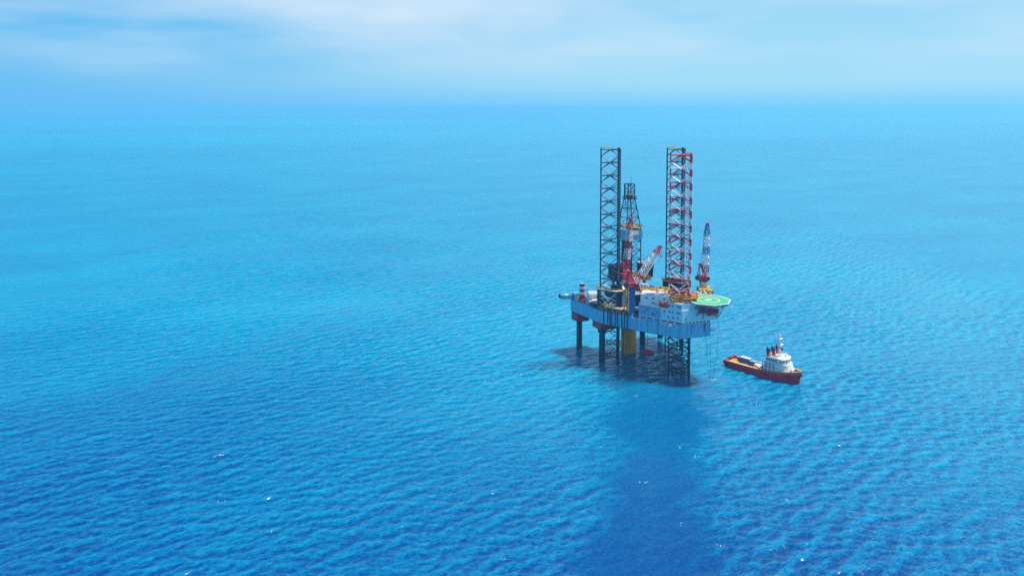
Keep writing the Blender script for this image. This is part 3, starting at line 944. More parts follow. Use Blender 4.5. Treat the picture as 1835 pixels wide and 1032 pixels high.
house(-13.2, 40.2, 42.25, 5.4, 7.5, 7.5, M_NAVY, M_NAVY, 'navy wind-walled house seen through the left dark leg', 'driller house', 'mud_house', 0.05)
for (x, y, h_, w_) in ((-13.2, 37.5, 41.4, 0.5), (-13.2, 43.0, 41.4, 0.5)):
    pass

# derrick
DZ = 42.25
der = put('derrick', DX, DY, DZ, 'navy lattice drilling derrick with a pale wind screen and narrow crown top', 'derrick')
def sect(hw, z): return [Vector((sx * hw, sy * hw, z)) for sx, sy in ((-1, -1), (1, -1), (1, 1), (-1, 1))]
levels_d = [(4.6, 0), (4.6, 5), (4.6, 10), (4.6, 15), (4.55, 20), (4.5, 25), (4.4, 28.5), (3.7, 33), (2.95, 38), (2.1, 43.5), (2.0, 47), (2.0, 51.5)]
for c in range(4):
    m = MB()
    for (h0, z0), (h1, z1) in zip(levels_d[:-1], levels_d[1:]):
        m.tube(sect(h0, z0)[c], sect(h1, z1)[c], 0.28, 6)
    m.build('corner_post', M_NAVY, der)
def dunit(r): 
    o = MB().tube((0, 0, 0), (0, 0, 1), r, 5, cap=False).build('brace', M_NAVY, None); q = o.data; bpy.data.objects.remove(o); return q
DG, DD = dunit(0.16), dunit(0.12)
for i, ((h0, z0), (h1, z1)) in enumerate(zip(levels_d[:-1], levels_d[1:])):
    A, B = sect(h0, z0), sect(h1, z1)
    for c in range(4):
        k = (c + 1) % 4
        inst(DG, 'girt', der, member_matrix(B[c], B[k], 1))
        if i % 2: inst(DD, 'diagonal_brace', der, member_matrix(A[c], B[k], 1)); 
        else: inst(DD, 'diagonal_brace', der, member_matrix(A[k], B[c], 1))
        if c in (0, 1): inst(DD, 'diagonal_brace', der, member_matrix(A[k] if i % 2 else A[c], B[c] if i % 2 else B[k], 1))
# wind screen two thirds up
m = MB()
h = 5.1
for (x0, x1, y0, y1) in ((-h, h, -h - 0.1, -h), (h, h + 0.1, -h, h), (-h - 0.1, -h, -h, h)):
    m.box(x0, x1, y0, y1, 21.3, 26.6)
ws = m.build('wind_screen', M_LBLUE, der)
MB().box(-1.6, 2.9, -h - 0.2, -h - 0.11, 23.9, 26.0).build('white_board', M_WHITE, ws)
for x in (-3.4, -1.2, 1.0, 3.2): MB().box(x - 0.06, x + 0.06, -h - 0.19, -h - 0.1, 21.3, 23.8).build('panel_joint', M_BLUE, ws)
m = MB().box(-5.2, 5.2, -5.2, 5.2, 27.7, 27.95)
m.rail([(-5.2, -5.2, 27.95), (5.2, -5.2, 27.95), (5.2, 5.2, 27.95), (-5.2, 5.2, 27.95), (-5.2, -5.2, 27.95)], 1.2, 1.3, 0.09)
m.build('upper_platform', M_YEL, der)
m = MB().box(-2.9, 2.9, -2.9, 2.9, 43.2, 43.5)
m.rail([(-2.9, -2.9, 43.5), (2.9, -2.9, 43.5), (2.9, 2.9, 43.5), (-2.9, 2.9, 43.5), (-2.9, -2.9, 43.5)], 1.2, 1.4, 0.07)
m.build('crown_platform', M_NAVY, der)
MB().box(-1.4, 1.4, -1.4, 1.4, 43.6, 45.4).build('crown_block', M_RUST, der, bevel=0.15)
m = MB()
for a in range(4):
    A = sect(2.0, 51.5); m.tube(A[a], A[(a + 1) % 4], 0.2, 6)
m.tube((-2, -2, 51.5), (2, 2, 51.5), 0.14, 5).tube((-2, 2, 51.5), (2, -2, 51.5), 0.14, 5)
m.build('gin_pole_top', M_NAVY, der)
m = MB()
for x in (-4.1, -2.4):       # side ladder tower left of the top
    m.tube((x, -2.2, 38), (x, -2.2, 51.5), 0.16, 5)
for k in range(8): m.tube((-4.1, -2.2, 38.5 + 1.8 * k), (-2.4, -2.2, 38.5 + 1.8 * k), 0.1, 5)
m.build('ladder_tower', M_NAVY, der)
MB().box(2.4, 4.6, -0.5, 0.5, 43.0, 43.4).build('side_arm', M_NAVY, der)
MB().tube((1.0, 0, 51.5), (1.0, 0, 55.5), 0.06, 5).build('lightning_rod', M_NAVY, der)
MB().tube((0.4, 0, 1), (0.4, 0, 42.5), 0.28, 8).build('top_drive_rail', M_WHITE, der)
MB().tube((-0.8, 0.6, 1), (-0.8, 0.6, 42.5), 0.14, 6).build('drilling_line', M_WHITE, der)
MB().box(-0.9, 0.9, -0.8, 0.8, 11, 14.5).build('travelling_block', M_GREY, der, bevel=0.15)
mm = MB()
for k in range(66): 
    x = -3.4 + (k % 11) * 0.5; y = -0.6 + (k // 11) * 0.6
    mm.tube((x, y, 0.1), (x * 0.95, y, 20 + (k % 3) * 0.4), 0.14, 5)
tag(mm.build('drill_pipe_stand', M_DARK, der), kind='stuff')
# conductors below
cond = None
k = 0
ORD = ['first', 'second', 'third', 'fourth', 'fifth', 'sixth', 'seventh', 'eighth']
front = [(-6.6, 41.2), (-5.0, 40.6), (-3.5, 40.2), (-2.0, 40.6), (-0.7, 41.2), (0.3, 42.2)]
back = [(-6.9, 43.6), (-5.6, 43.4), (-3.4, 43.8), (-1.2, 43.6)]
M_COND = principled('conductor_yellow', (0.90, 0.42, 0.01), 0.5, noise=0.3, scale=0.8, rust=0.3)
for row, pts in (('front', front), ('back', back)):
    for i, (x, y) in enumerate(pts):
        wx, wy = wor(x, y)
        if cond is None:
            cond = MB().tube((0, 0, -6), (0, 0, 36), 0.74, 12).build('conductor_pipe', M_COND)
            o = cond
        else:
            o = cond.copy(); COL.objects.link(o)
        o.location = (wx, wy, 0)
        tag(o, 'yellow vertical conductor pipe under the derrick, %s from the left in the %s row' % (ORD[i], row), 'pipe', 'yellow conductor pipes below the derrick')

# ---- cranes
def crane(lx_, ly_, z0, ped_top, ped_r, ped_mat, foot_up, tip, colors, label, house_mat, boom_w, yaw_extra=0.0, frame_h=5.5, hook=True, solid=False):
    bx, by = wor(lx_, ly_)
    tv = Vector(tip)
    yaw = math.atan2(tv.y - by, tv.x - bx)
    c = empty('pedestal_crane', (bx, by, z0), yaw, label, 'crane', 'cranes on the platform')
    H = ped_top - z0
    MB().lathe((0, 0, 0), (0, 0, H), [(0, ped_r * 1.05), (0.85, ped_r), (0.92, ped_r * 1.2), (1, ped_r * 1.2)], 16).build('pedestal', ped_mat, c)
    MB().tube((0, 0, H), (0, 0, H + 0.6), ped_r * 1.3, 18).build('slewing_ring', M_NAVY, c)
    hs = MB()
    hs.box(-3.2, 1.1, -1.5, 1.5, H + 0.6, H + 3.4)
    hs.build('machine_house', house_mat, c, bevel=0.15)
    MB().box(-4.2, -3.2, -1.3, 1.3, H + 0.8, H + 2.6).build('counterweight', M_DARK, c, bevel=0.1)
    cab = MB().box(0.4, 2.4, -2.9, -1.55, H + 0.7, H + 3.0).build('cab', house_mat, c, bevel=0.1)
    MB().box(2.41, 2.47, -2.75, -1.7, H + 1.4, H + 2.8).box(0.7, 2.2, -2.97, -2.91, H + 1.5, H + 2.8).build('cab_window', M_GLASS, cab)
    r_ = MB().rail([(-3.3, 2.4, H + 0.7), (1.5, 2.4, H + 0.7)], 1.1, 1.2, 0.06).box(-3.3, 1.5, 1.55, 2.4, H + 0.55, H + 0.7)
    r_.build('side_walkway', M_YEL, c)
    foot = Vector((1.0, 0, H + foot_up))
    # the A-frame
    top = Vector((-1.9, 0, H + 3.4 + frame_h))
    for s in (-1, 1):
        MB().tube((0.6, s * 1.25, H + 3.3), (top.x + 0.3, s * 0.6, top.z), 0.3, 6).build('frame_leg', house_mat, c)
        MB().tube((-2.9, s * 1.25, H + 3.3), (top.x - 0.3, s * 0.6, top.z), 0.24, 6).build('frame_leg', house_mat, c)
    if solid:
        for s in (-1, 1):
            m = MB()
            a_, b_, c_ = Vector((0.5, s * 1.3, H + 3.4)), Vector((-2.8, s * 1.3, H + 3.4)), Vector((top.x - 0.2, s * 0.62, top.z - 0.2)); d_ = Vector((top.x + 0.3, s * 0.62, top.z - 0.2))
            o_ = Vector((0, s * 0.1, 0))
            m.add([a_, b_, c_, d_, a_ + o_, b_ + o_, c_ + o_, d_ + o_], [(0, 1, 2, 3), (4, 5, 6, 7), (0, 1, 5, 4), (1, 2, 6, 5), (2, 3, 7, 6), (3, 0, 4, 7)])
            m.build('frame_panel', house_mat, c)
    MB().box(top.x - 0.7, top.x + 0.7, -0.9, 0.9, top.z - 0.3, top.z + 0.6).build('frame_head', house_mat, c)
    # the boom in lattice sections
    horiz = math.hypot(tv.x - bx, tv.y - by)
    tipl = Vector((horiz, 0, tv.z - z0))
    ax = (tipl - foot); Ln = ax.length; ax.normalize()
    upv = Vector((-ax.z, 0, ax.x))
    sv = Vector((0, 1, 0))
    n = len(colors)
    def wd(t):   # half width, half depth along the boom
        if t < 0.12: return boom_w * (0.75 + 0.25 * t / 0.12), boom_w * (0.25 + 0.75 * t / 0.12)
        if t > 0.8: return boom_w * (1 - (t - 0.8) / 0.2 * 0.55), boom_w * (1 - (t - 0.8) / 0.2 * 0.6)
        return boom_w, boom_w
    edges = [0]
    tot = sum(l for _, l in colors)
    for _, l in colors: edges.append(edges[-1] + l / tot)
    for i, (mt, l) in enumerate(colors):
        t0, t1 = edges[i], edges[i + 1]
        m = MB()
        nb = max(2, int(round((t1 - t0) * Ln / 1.7)))
        prev = None
        for q in range(nb + 1):
            t_ = t0 + (t1 - t0) * q / nb
            w, d = wd(t_)
            cpt = foot + ax * (Ln * t_)
            P = [cpt + sv * (sy * w) + upv * (sz * d) for sy, sz in ((-1, -1), (1, -1), (1, 1), (-1, 1))]
            if prev:
                for a in range(4):
                    m.tube(prev[a], P[a], 0.2, 5, cap=False)
                    k = (a + 1) % 4
                    m.tube(prev[a] if q % 2 else prev[k], P[k] if q % 2 else P[a], 0.14, 4, cap=False)
                    m.tube(P[a], P[k], 0.12, 4, cap=False)
            prev = P
        m.build('boom_section', mt, c)
    MB().tube(tipl + sv * -0.7, tipl + sv * 0.7, 0.75, 12).build('boom_sheave', house_mat, c)
    m = MB()
    for s in (-0.5, 0.5):
        m.tube(top + sv * s, tipl + sv * s * 0.7 + upv * 0.3, 0.05, 4, cap=False)
    m.build('pendant_line', M_NAVY, c)
    if hook:
        hp = tipl + Vector((0.5, 0, -4.5))
        m = MB().tube(tipl + Vector((0.5, 0.1, -0.4)), hp, 0.05, 4)
        hl = m.build('hoist_line', M_NAVY, c)
        MB().box(hp.x - 0.35, hp.x + 0.35, hp.y - 0.3, hp.y + 0.3, hp.z - 1.0, hp.z).build('hook_block', house_mat, hl, bevel=0.08)
    return c
R_, W_, B_ = M_RED, M_WHITE, M_BLUE
crane(-18.0, 16.4, DECK + 0.05, 43.0, 1.55, M_BLUE, 1.0, (77.0, 389.6, 63.6), [(W_, 4.2), (R_, 1.6), (W_, 11.5), (R_, 4.2)], 'red and white pedestal crane on a blue column with its boom leaning right', M_RED, 1.4, frame_h=5.2, solid=True)
crane(-11.8, 34.2, DECK + 0.05, 43.5, 1.5, M_CREAM, 1.4, (64.6, 408.0, 75.6), [(W_, 3.6), (R_, 5.6), (W_, 5.8), (R_, 4.0), (W_, 6.2), (R_, 6.4)], 'red and white crane with its boom raised steeply in front of the derrick', M_RED, 1.3, hook=False)
crane(26.0, 15.5, DECK + 0.05, 43.0, 1.9, M_CREAM, 1.3, (104.3, 401.0, 73.6), [(W_, 3.0), (R_, 5.0), (W_, 6.2), (B_, 4.8), (W_, 6.2), (B_, 7.2)], 'crane with a white and blue boom raised upright behind the helideck', M_RED, 1.25, hook=False)
# ------------------------------------------------------------------ kit standing on the platform
def crate(name, lx_, ly_, z_, sx, sy, sz, mat, label, cat, rot=0.0, trim=None, ribs=True, group=None):
    o = put(name, lx_, ly_, z_, label, cat, group, rot)
    b_ = MB().box(-sx / 2, sx / 2, -sy / 2, sy / 2, 0.15, sz).build('body', mat, o, bevel=0.06)
    if ribs:
        k = MB()
        n = max(2, int(sx / 0.8))
        for i in range(1, n):
            x = -sx / 2 + sx * i / n
            k.box(x - 0.08, x + 0.08, -sy / 2 - 0.06, sy / 2 + 0.06, 0.3, sz - 0.2)
        tag(k.build('wall_rib', mat, o), kind='stuff')
    m = MB()
    for x in (-sx / 2 + 0.08, sx / 2 - 0.08):
        for y in (-sy / 2 + 0.08, sy / 2 - 0.08): m.box(x - 0.12, x + 0.12, y - 0.12, y + 0.12, 0, sz + 0.08)
    tag(m.build('corner_frame', trim or mat, o), kind='stuff')
    MB().box(sx * 0.1, sx * 0.4, -sy * 0.3, sy * 0.3, sz, sz + 0.35).build('lid', trim or mat, o)
    return o
def tank(name, lx_, ly_, z_, length, rad, mat, label, rot=0.0, upright=False, group=None, base=M_GREY):
    o = put(name, lx_, ly_, z_, label, 'tank', group, rot)
    pr = [(0, 0.05), (0.02, rad * 0.6), (0.08, rad * 0.9), (0.16, rad), (0.84, rad), (0.92, rad * 0.9), (0.98, rad * 0.6), (1, 0.05)]
    if upright: MB().lathe((0, 0, 0.3), (0, 0, 0.3 + length), pr, 16).build('shell', mat, o, smooth=True)
    else: MB().lathe((-length / 2, 0, rad + 0.4), (length / 2, 0, rad + 0.4), pr, 16).build('shell', mat, o, smooth=True)
    for s in (-0.28, 0.28):
        MB().box(length * s - 0.2, length * s + 0.2, -rad * 0.8, rad * 0.8, 0, rad * 0.7) .build('saddle', base, o) if not upright else MB().box(s * rad * 2 - 0.15, s * rad * 2 + 0.15, -0.15, 0.15, 0, 0.6).build('leg', base, o)
    return o
# striped stack at the stern corner
st = put('striped_stack', -28.0, 51.5, DECK + 0.02, 'red and white banded round stack at the left stern corner', 'stack')
for i in range(5):
    MB().tube((0, 0, 2.6 + i * 1.45), (0, 0, 2.6 + (i + 1) * 1.45), 1.55, 18).build('band', M_RED if i % 2 == 0 else M_WHITE, st)
MB().tube((0, 0, 0), (0, 0, 2.6), 1.7, 18).build('base', M_NAVY, st)
MB().tube((0, 0, 9.85), (0, 0, 10.0), 1.35, 18).build('rim', M_LBLUE, st)
tank('white_tank', -24.2, 46.0, DECK + 1.6, 6.4, 2.3, M_WHITE, 'large white rounded tank between the striped stack and the left leg', R(-20))
crate('generator_housing', -26.4, 46.2, DECK + 0.02, 3.2, 3.4, 2.6, M_LBLUE, 'pale blue housing in front of the striped stack', 'housing')
crate('red_skid', -28.2, 50.5, DECK + 0.02, 2.4, 4.0, 1.6, M_RED, 'low red skid at the foot of the striped stack', 'skid')
crate('pale_cabin', -25.2, 42.5, DECK + 0.02, 3.0, 3.0, 2.7, M_WHITE, 'small white cabin beside the big white tank', 'cabin')
crate('dark_pump', -22.0, 41.8, DECK + 0.02, 3.4, 2.6, 2.2, M_DARK, 'dark pump unit behind the left jacking frame', 'pump')
crate('dark_skid', -28.6, 38.5, DECK + 0.02, 1.6, 5.2, 1.9, M_NAVY, 'long navy skid along the left deck edge', 'skid')
crate('red_crate', -25.8, 38.2, DECK + 0.02, 2.6, 1.8, 1.5, M_RED, 'red crate by the long navy skid', 'crate')
crate('blue_cabin', -29.2, 57.0, DECK + 0.02, 2.4, 3.2, 3.6, M_LBLUE, 'pale blue cabin on the far left stern corner', 'cabin')
# burner boom sticking out at the stern corner
x0, y0 = wor(-30.4, 56.8)
bo = empty('burner_boom', (x0, y0, DECK + 1.2), R(186), 'dark blue lattice burner boom sticking out over the sea at the left', 'boom')
m = MB()
P0 = None
for i in range(8):
    x = i * 1.15; w = 0.75 - i * 0.05
    P = [Vector((x, sy * w, sz * w)) for sy, sz in ((-1, -1), (1, -1), (1, 1), (-1, 1))]
    if P0:
        for a in range(4):
            m.tube(P0[a], P[a], 0.13, 5); m.tube(P0[a], P[(a + 1) % 4], 0.08, 4); m.tube(P[a], P[(a + 1) % 4], 0.08, 4)
    P0 = P
m.build('lattice', M_NAVY, bo)
MB().tube((0, 0, 1.0), (8.4, 0, 0.6), 0.22, 8).build('burner_pipe', M_NAVY, bo)
MB().lathe((8.0, 0, 0.2), (8.0, 0, 1.9), [(0, 0.5), (0.3, 0.75), (0.8, 0.7), (1, 0.5)], 10).build('burner_head', M_NAVY, bo)
MB().box(3.2, 5.4, -0.9, 0.9, 0.8, 1.7).build('service_platform', M_WHITE, bo)
# pipe stack along the left deck edge
edir = math.atan2(sideB[1] - sideA[1], sideB[0] - sideA[0]) + math.pi
pr_ = put('pipe_rack', -23.0, 25.6, DECK + 0.02, 'low dark rack under the pale pipes on the left deck edge', 'rack', rot=edir)
MB().box(-5.4, 5.4, -1.4, 1.6, 0.1, 1.9).build('base_frame', M_DARK, pr_)
for s in (-4.2, 0, 4.2):
    for y in (-1.45, 1.65): MB().box(s - 0.12, s + 0.12, y - 0.12, y + 0.12, 0, 3.6).build('stanchion', M_YEL, pr_)
pp = None
for i in range(14):
    wx, wy = wor(-23.0, 25.6)
    k = i % 7
    lx_ = -1.15 + 0.4 * k + (0.2 if i >= 7 else 0)
    a = TH + edir
    if pp is None:
        pp = MB().tube((-5.2, 0, 0), (5.2, 0, 0), 0.19, 8).build('drill_pipe', M_CREAM); o = pp
    else:
        o = pp.copy(); COL.objects.link(o)
    off = random.uniform(-0.4, 0.4)
    o.location = (wx - math.sin(a) * lx_ + math.cos(a) * off, wy + math.cos(a) * lx_ + math.sin(a) * off, DECK + 2.12 + (0.36 if i >= 7 else 0))
    o.rotation_euler = (0, 0, a)
    tag(o, 'pale pipe on the deck rack, %s from the edge in the %s layer' % (ORD[k], 'upper' if i >= 7 else 'lower'), 'pipe', 'drill pipes in the deck rack')
# yellow stair tower
sy_ = put('stair_tower', -15.6, 23.4, DECK + 0.02, 'yellow open stair tower between the left leg and the blue crane column', 'stair tower')
for x in (-1.3, 1.3):
    for y in (-1.3, 1.3): MB().tube((x, y, 0), (x, y, 16.5), 0.2, 6).build('post', M_YEL, sy_)
for i in range(5):
    z = 0.4 + i * 3.2
    MB().box(-1.4, 1.4, -1.4, 1.4, z + 2.9, z + 3.05).build('landing', M_CREAM, sy_)
    m = MB().box(0, 4.0, -0.5, 0.5, -0.12, 0.12, Matrix.Translation((-1.2 if i % 2 == 0 else 1.2, -0.6 if i % 2 else 0.6, z - 0.2)) @ Matrix.Rotation(R(180) if i % 2 else 0, 4, 'Z') @ Matrix.Rotation(R(-52), 4, 'Y'))
    m.build('flight', M_YEL, sy_)
    if i in (1, 2, 4): MB().box(-1.4, 1.4, -1.46, -1.38, z + 0.4, z + 2.8).build('side_panel', M_YEL, sy_)
    MB().rail([(-1.4, -1.4, z + 3.05), (1.4, -1.4, z + 3.05), (1.4, 1.4, z + 3.05)], 1.0, 1.3, 0.07).build('railing', M_YEL, sy_)
crate('pale_container', -17.8, 25.6, DECK + 0.02, 2.6, 3.0, 8.5, M_HOUSE, 'tall pale blue container tower right of the left leg', 'container', trim=M_WHITE)
crate('orange_basket', -17.6, 21.6, DECK + 0.02, 3.0, 2.0, 1.6, M_RUST, 'rusty orange basket near the blue crane column', 'basket', rot=edir)
crate('yellow_basket', -16.2, 22.8, DECK + 0.02, 2.2, 1.8, 3.6, M_YEL, 'yellow tool basket behind the rusty orange basket', 'basket', rot=edir)
crate('white_container', -14.4, 17.2, DECK + 1.2, 4.0, 2.4, 2.4, M_WHITE, 'white container just right of the blue crane column', 'container', rot=edir)
crate('green_container', -14.6, 15.2, DECK + 0.02, 3.6, 2.4, 2.6, principled('dark_green_paint', (0.01, 0.06, 0.06), 0.5, noise=0.3), 'dark green container at the deck edge beside the crew quarters', 'container', rot=edir)
house(-11.0, 24.0, DECK + 0.05, 5.5, 7.0, 9.0, M_NAVY, M_GREY, 'navy clad shaker house behind the blue crane column', 'mud house', 'shaker_house', 0.0)
house(-4.8, 29.5, DECK + 0.05, 6.0, 6.0, 10.6, M_NAVY, M_DARK, 'dark hopper house in the middle of the deck', 'mud house', 'hopper_house', 0.15)
tank('silo', 1.5, 27.5, DECK + 0.05, 11.0, 1.5, M_NAVY, 'navy upright silo, left of the pair behind the quarters', upright=True, group='silos behind the quarters')
tank('silo', 5.2, 26.5, DECK + 0.05, 10.4, 1.5, M_NAVY, 'navy upright silo, right of the pair behind the quarters', upright=True, group='silos behind the quarters')
crate('yellow_winch', -6.5, 20.0, DECK + 9.0, 3.6, 2.6, 1.6, M_YEL, 'yellow winch on the deck house roof left of the white mast', 'winch')
crate('orange_winch', -3.2, 18.2, DECK + 9.2, 3.2, 1.8, 1.4, M_ORG, 'orange winch on the deck house roof by the white mast', 'winch')
crate('cream_box', 0.4, 17.0, DECK + 9.4, 2.6, 2.0, 1.8, M_CREAM, 'cream box on the deck house roof right of the white mast', 'box')
crate('yellow_box', 3.4, 15.4, DECK + 9.4, 3.4, 2.0, 1.7, M_YEL, 'yellow locker on the deck house roof behind the bow leg', 'locker')
crate('roof_box', 6.6, 14.0, DECK + 9.4, 2.6, 2.4, 2.6, M_NAVY, 'navy box on the deck house roof behind the bow leg', 'box')
house(0.5, 16.5, DECK + 0.05, 18.0, 9.0, 9.0, M_DARK, M_GREY, 'low wide grey roofed deck house behind the crew quarters', 'deck house', 'deck_house', 0.0)
# white portal frame
pf = put('portal_frame', -6.2, 23.2, DECK + 9.2, 'white square portal frame beside the leaning crane boom', 'frame')
for x in (-1.7, 1.7):
    for y in (-1, 1): MB().box(x - 0.2, x + 0.2, y - 0.2, y + 0.2, 0, 4.2).build('post', M_WHITE, pf)
for y in (-1, 1): MB().box(-1.9, 1.9, y - 0.22, y + 0.22, 4.2, 4.6).build('beam', M_WHITE, pf)
for z in (1.6, 2.9): MB().box(-1.7, 1.7, -1.1, -0.9, z, z + 0.2).build('crossbar', M_WHITE, pf)
# yellow gear on the bow roof
yg = put('yellow_scaffold', -3.6, -2.2, 39.22, 'bright yellow scaffold of rails and pipework on the quarters roof at the bow', 'scaffold')
for x in (-2.6, -0.8, 1.0, 2.8):
    for y in (-1.8, 1.6): MB().tube((x, y, 0), (x, y, 3.4 + 0.5 * math.sin(x * 3 + y)), 0.16, 6).build('post', M_YEL, yg)
for z in (1.2, 2.3, 3.3):
    for y in (-1.8, 1.6): MB().tube((-2.8, y, z), (3.0, y, z), 0.12, 5).build('ledger', M_YEL, yg)
MB().box(-2.8, 3.0, -1.9, 1.7, 2.25, 2.4).build('walk_deck', M_YEL, yg)
MB().box(-1.8, 0.2, -1.4, 0.6, 0, 1.7).build('valve_box', M_YEL, yg, bevel=0.1)
for i in range(4): MB().path([(-2.2 + i * 1.3, -1.9, 0), (-2.2 + i * 1.3, -2.1, 1.4), (-1.6 + i * 1.3, -1.2, 2.2)], 0.17, 6).build('pipe_bend', M_YEL, yg)
crate('orange_locker', 1.6, -4.4, 39.22, 2.2, 1.8, 1.6, M_ORG, 'orange locker between the yellow scaffold and the helideck', 'locker')
crate('rusty_reel', 2.4, -0.6, 39.22, 2.0, 2.0, 1.9, M_RUST, 'rusty reel frame behind the orange locker', 'reel')
crate('cream_locker', -0.2, -6.4, 39.22, 1.8, 1.2, 1.1, M_CREAM, 'cream locker at the bow roof edge', 'locker')
tank('gas_tank', 5.6, 2.8, 36.3, 3.4, 0.8, M_ORG, 'orange tank beside the foot of the red and white leg', R(20))
# starboard side seen behind the helideck
crate('cream_housing', 22.6, 11.5, DECK + 0.02, 6.0, 4.0, 9.0, M_CREAM, 'tall cream housing behind the helideck at the crane foot', 'housing')
crate('yellow_platform', 24.4, 13.6, DECK + 9.6, 4.6, 2.6, 1.0, M_YEL, 'yellow platform on top of the crane foot behind the helideck', 'platform')
crate('white_housing', 26.6, 10.0, DECK + 0.02, 4.0, 3.4, 6.6, M_WHITE, 'white housing at the right deck edge behind the helideck', 'housing')
tank('white_buoy_tank', 24.6, 10.6, DECK + 9.1, 2.8, 0.9, M_GREY, 'grey rounded tank on the cream housing behind the helideck', R(30))
cr_ = put('boom_rest', 27.3, 11.5, DECK + 6.7, 'thin navy and white frame of posts behind the helideck', 'frame')
for x in (-1.2, 0, 1.2): MB().tube((x, 0, 0), (x + 1.2, 0, 3.2), 0.13, 5).build('bar', M_NAVY if x else M_WHITE, cr_)
# lines and small things hanging off the hull
def hang(pts, label, name='hanging_hose', mat=M_NAVY, r=0.06, group='hoses hanging from the hull', cat='hose'):
    x, y = pts[0][0], pts[0][1]
    wx, wy = wor(x, y)
    m = MB()
    q = [Vector((*wor(a, b2), c)) - Vector((wx, wy, 0)) for a, b2, c in pts]
    m.path(q, r, 5)
    o = m.build(name, mat); o.location = (wx, wy, 0)
    return tag(o, label, cat, group)
hang([(-14.4, 7.5, 29.2), (-14.5, 7.3, 20), (-14.4, 7.2, 0)], 'thin hose dropping from the hull side to the water, left one of two')
hang([(-11.4, 2.5, 29.2), (-11.5, 2.2, 18), (-11.3, 2.1, 0)], 'thin hose dropping from the hull side to the water, right one of two')
hang([(8.4, -9.4, 29), (8.5, -9.8, 20), (9.2, -10.3, 8), (10.2, -11, 0.4)], 'dark hose running from the bow down to the water')
hang([(11.0, -9.6, 29), (11.2, -10, 15), (11.3, -10.2, 0)], 'slim straight line hanging from the right bow corner')
hang([(16.4, -8.5, 36), (16.6, -9.5, 24), (14.5, -10.5, 10), (11.5, -11.4, 0.4)], 'long slack line sweeping from the helideck edge to the water')
hang([(10.2, -11.0, 0.25), (10.9, -11.8, 0.3), (12.0, -12.0, 0.3), (13.2, -11.6, 0.3), (14.0, -11.9, 0.25)], 'cream floating hose end curling on the water at the bow', 'floating_hose', M_CREAM, 0.16, None)
hang([(0.6, -8.6, 28.7), (0.65, -8.75, 24.0)], 'dark stain-like pipe stub down the bow plate', 'pipe_stub', M_NAVY, 0.13, None, 'pipe')
hang([(8.0, -9.3, 28.7), (8.05, -9.35, 24.5)], 'dark pipe stub down the bow plate near its right end', 'pipe_stub', M_NAVY, 0.16, None, 'pipe')
bk = put('rescue_basket', 13.0, -9.6, 24.4, 'small white personnel basket hanging at the right end of the bow', 'basket')
MB().box(-1.3, 1.3, -0.7, 0.7, 0, 0.2).build('floor', M_WHITE, bk)
MB().rail([(-1.3, -0.7, 0.2), (1.3, -0.7, 0.2), (1.3, 0.7, 0.2), (-1.3, 0.7, 0.2), (-1.3, -0.7, 0.2)], 1.1, 0.9, 0.09).build('cage', M_WHITE, bk)
for s in (-1.2, 1.2): MB().tube((s, 0, 1.3), (0, 0, 4.0), 0.05, 4).build('sling', M_WHITE, bk)
MB().tube((0, 0, 4.0), (0, 0, 11.5), 0.05, 4).build('rope', M_WHITE, bk)
x, y = al(5.6, -0.8)
rb = put('rescue_raft', x, y, 28.2, 'round white life raft pod hung on the hull side below the windows', 'life raft', rot=ang_l)
MB().lathe((-1.1, 0, 0), (1.1, 0, 0), [(0, 0.2), (0.15, 0.85), (0.5, 1.05), (0.85, 0.85), (1, 0.2)], 12).build('pod', M_WHITE, rb, smooth=True)
for s in (-0.45, 0.45): MB().box(s - 0.22, s + 0.22, -1.12, -0.95, -0.1, 0.35).build('strap_buckle', M_DARK, rb)
MB().tube((0, 0, 0.9), (0, 0.5, 2.2), 0.08, 5).build('hanger', M_NAVY, rb)

# small pipework, valves and lockers too small to pick apart, fixed to the deck
def clutter(name, mat, n, seed, region, zlo, hmax):
    rnd = random.Random(seed); m = MB()
    for i in range(n):
        t_, s_ = rnd.random(), rnd.random()
        (ax_, ay_), (bx_, by_), (cx_, cy_) = region
        x = ax_ + (bx_ - ax_) * t_ + (cx_ - ax_) * s_; y = ay_ + (by_ - ay_) * t_ + (cy_ - ay_) * s_
        k = rnd.random(); h_ = rnd.uniform(0.4, hmax)
        if k < 0.45: m.box(x - rnd.uniform(0.3, 0.9), x + rnd.uniform(0.3, 0.9), y - rnd.uniform(0.2, 0.7), y + rnd.uniform(0.2, 0.7), zlo, zlo + h_)
        elif k < 0.75: m.tube((x, y, zlo), (x, y, zlo + h_ * 1.3), rnd.uniform(0.1, 0.35), 6)
        else:
            a_ = rnd.uniform(0, 6.28); l_ = rnd.uniform(1.0, 3.2)
            m.tube((x, y, zlo + h_), (x + l_ * math.cos(a_), y + l_ * math.sin(a_), zlo + h_), 0.13, 5)
            m.tube((x, y, zlo), (x, y, zlo + h_), 0.12, 5)
    tag(m.build(name, mat, rig), kind='stuff')
left_strip = ((-27.0, 31.0), (-17.5, 14.5), (-19.5, 35.0))
clutter('deck_fitting', M_YEL, 90, 1, left_strip, DECK, 3.2)
clutter('deck_fitting', M_WHITE, 70, 2, left_strip, DECK, 2.6)
clutter('deck_fitting', M_DARK, 50, 3, left_strip, DECK, 2.2)
stern = ((-29.5, 58.0), (-28.0, 34.0), (-20.0, 58.0))
clutter('deck_fitting', M_WHITE, 34, 4, stern, DECK, 2.6)
clutter('deck_fitting', M_NAVY, 46, 5, stern, DECK, 2.4)
clutter('deck_fitting', M_RUST, 24, 6, stern, DECK, 1.8)
mid = ((-9.0, 22.0), (8.0, 13.0), (-5.0, 27.0))
clutter('roof_fitting', M_YEL, 70, 7, mid, DECK + 9.3, 2.4)
clutter('roof_fitting', M_ORG, 18, 8, mid, DECK + 9.3, 1.5)
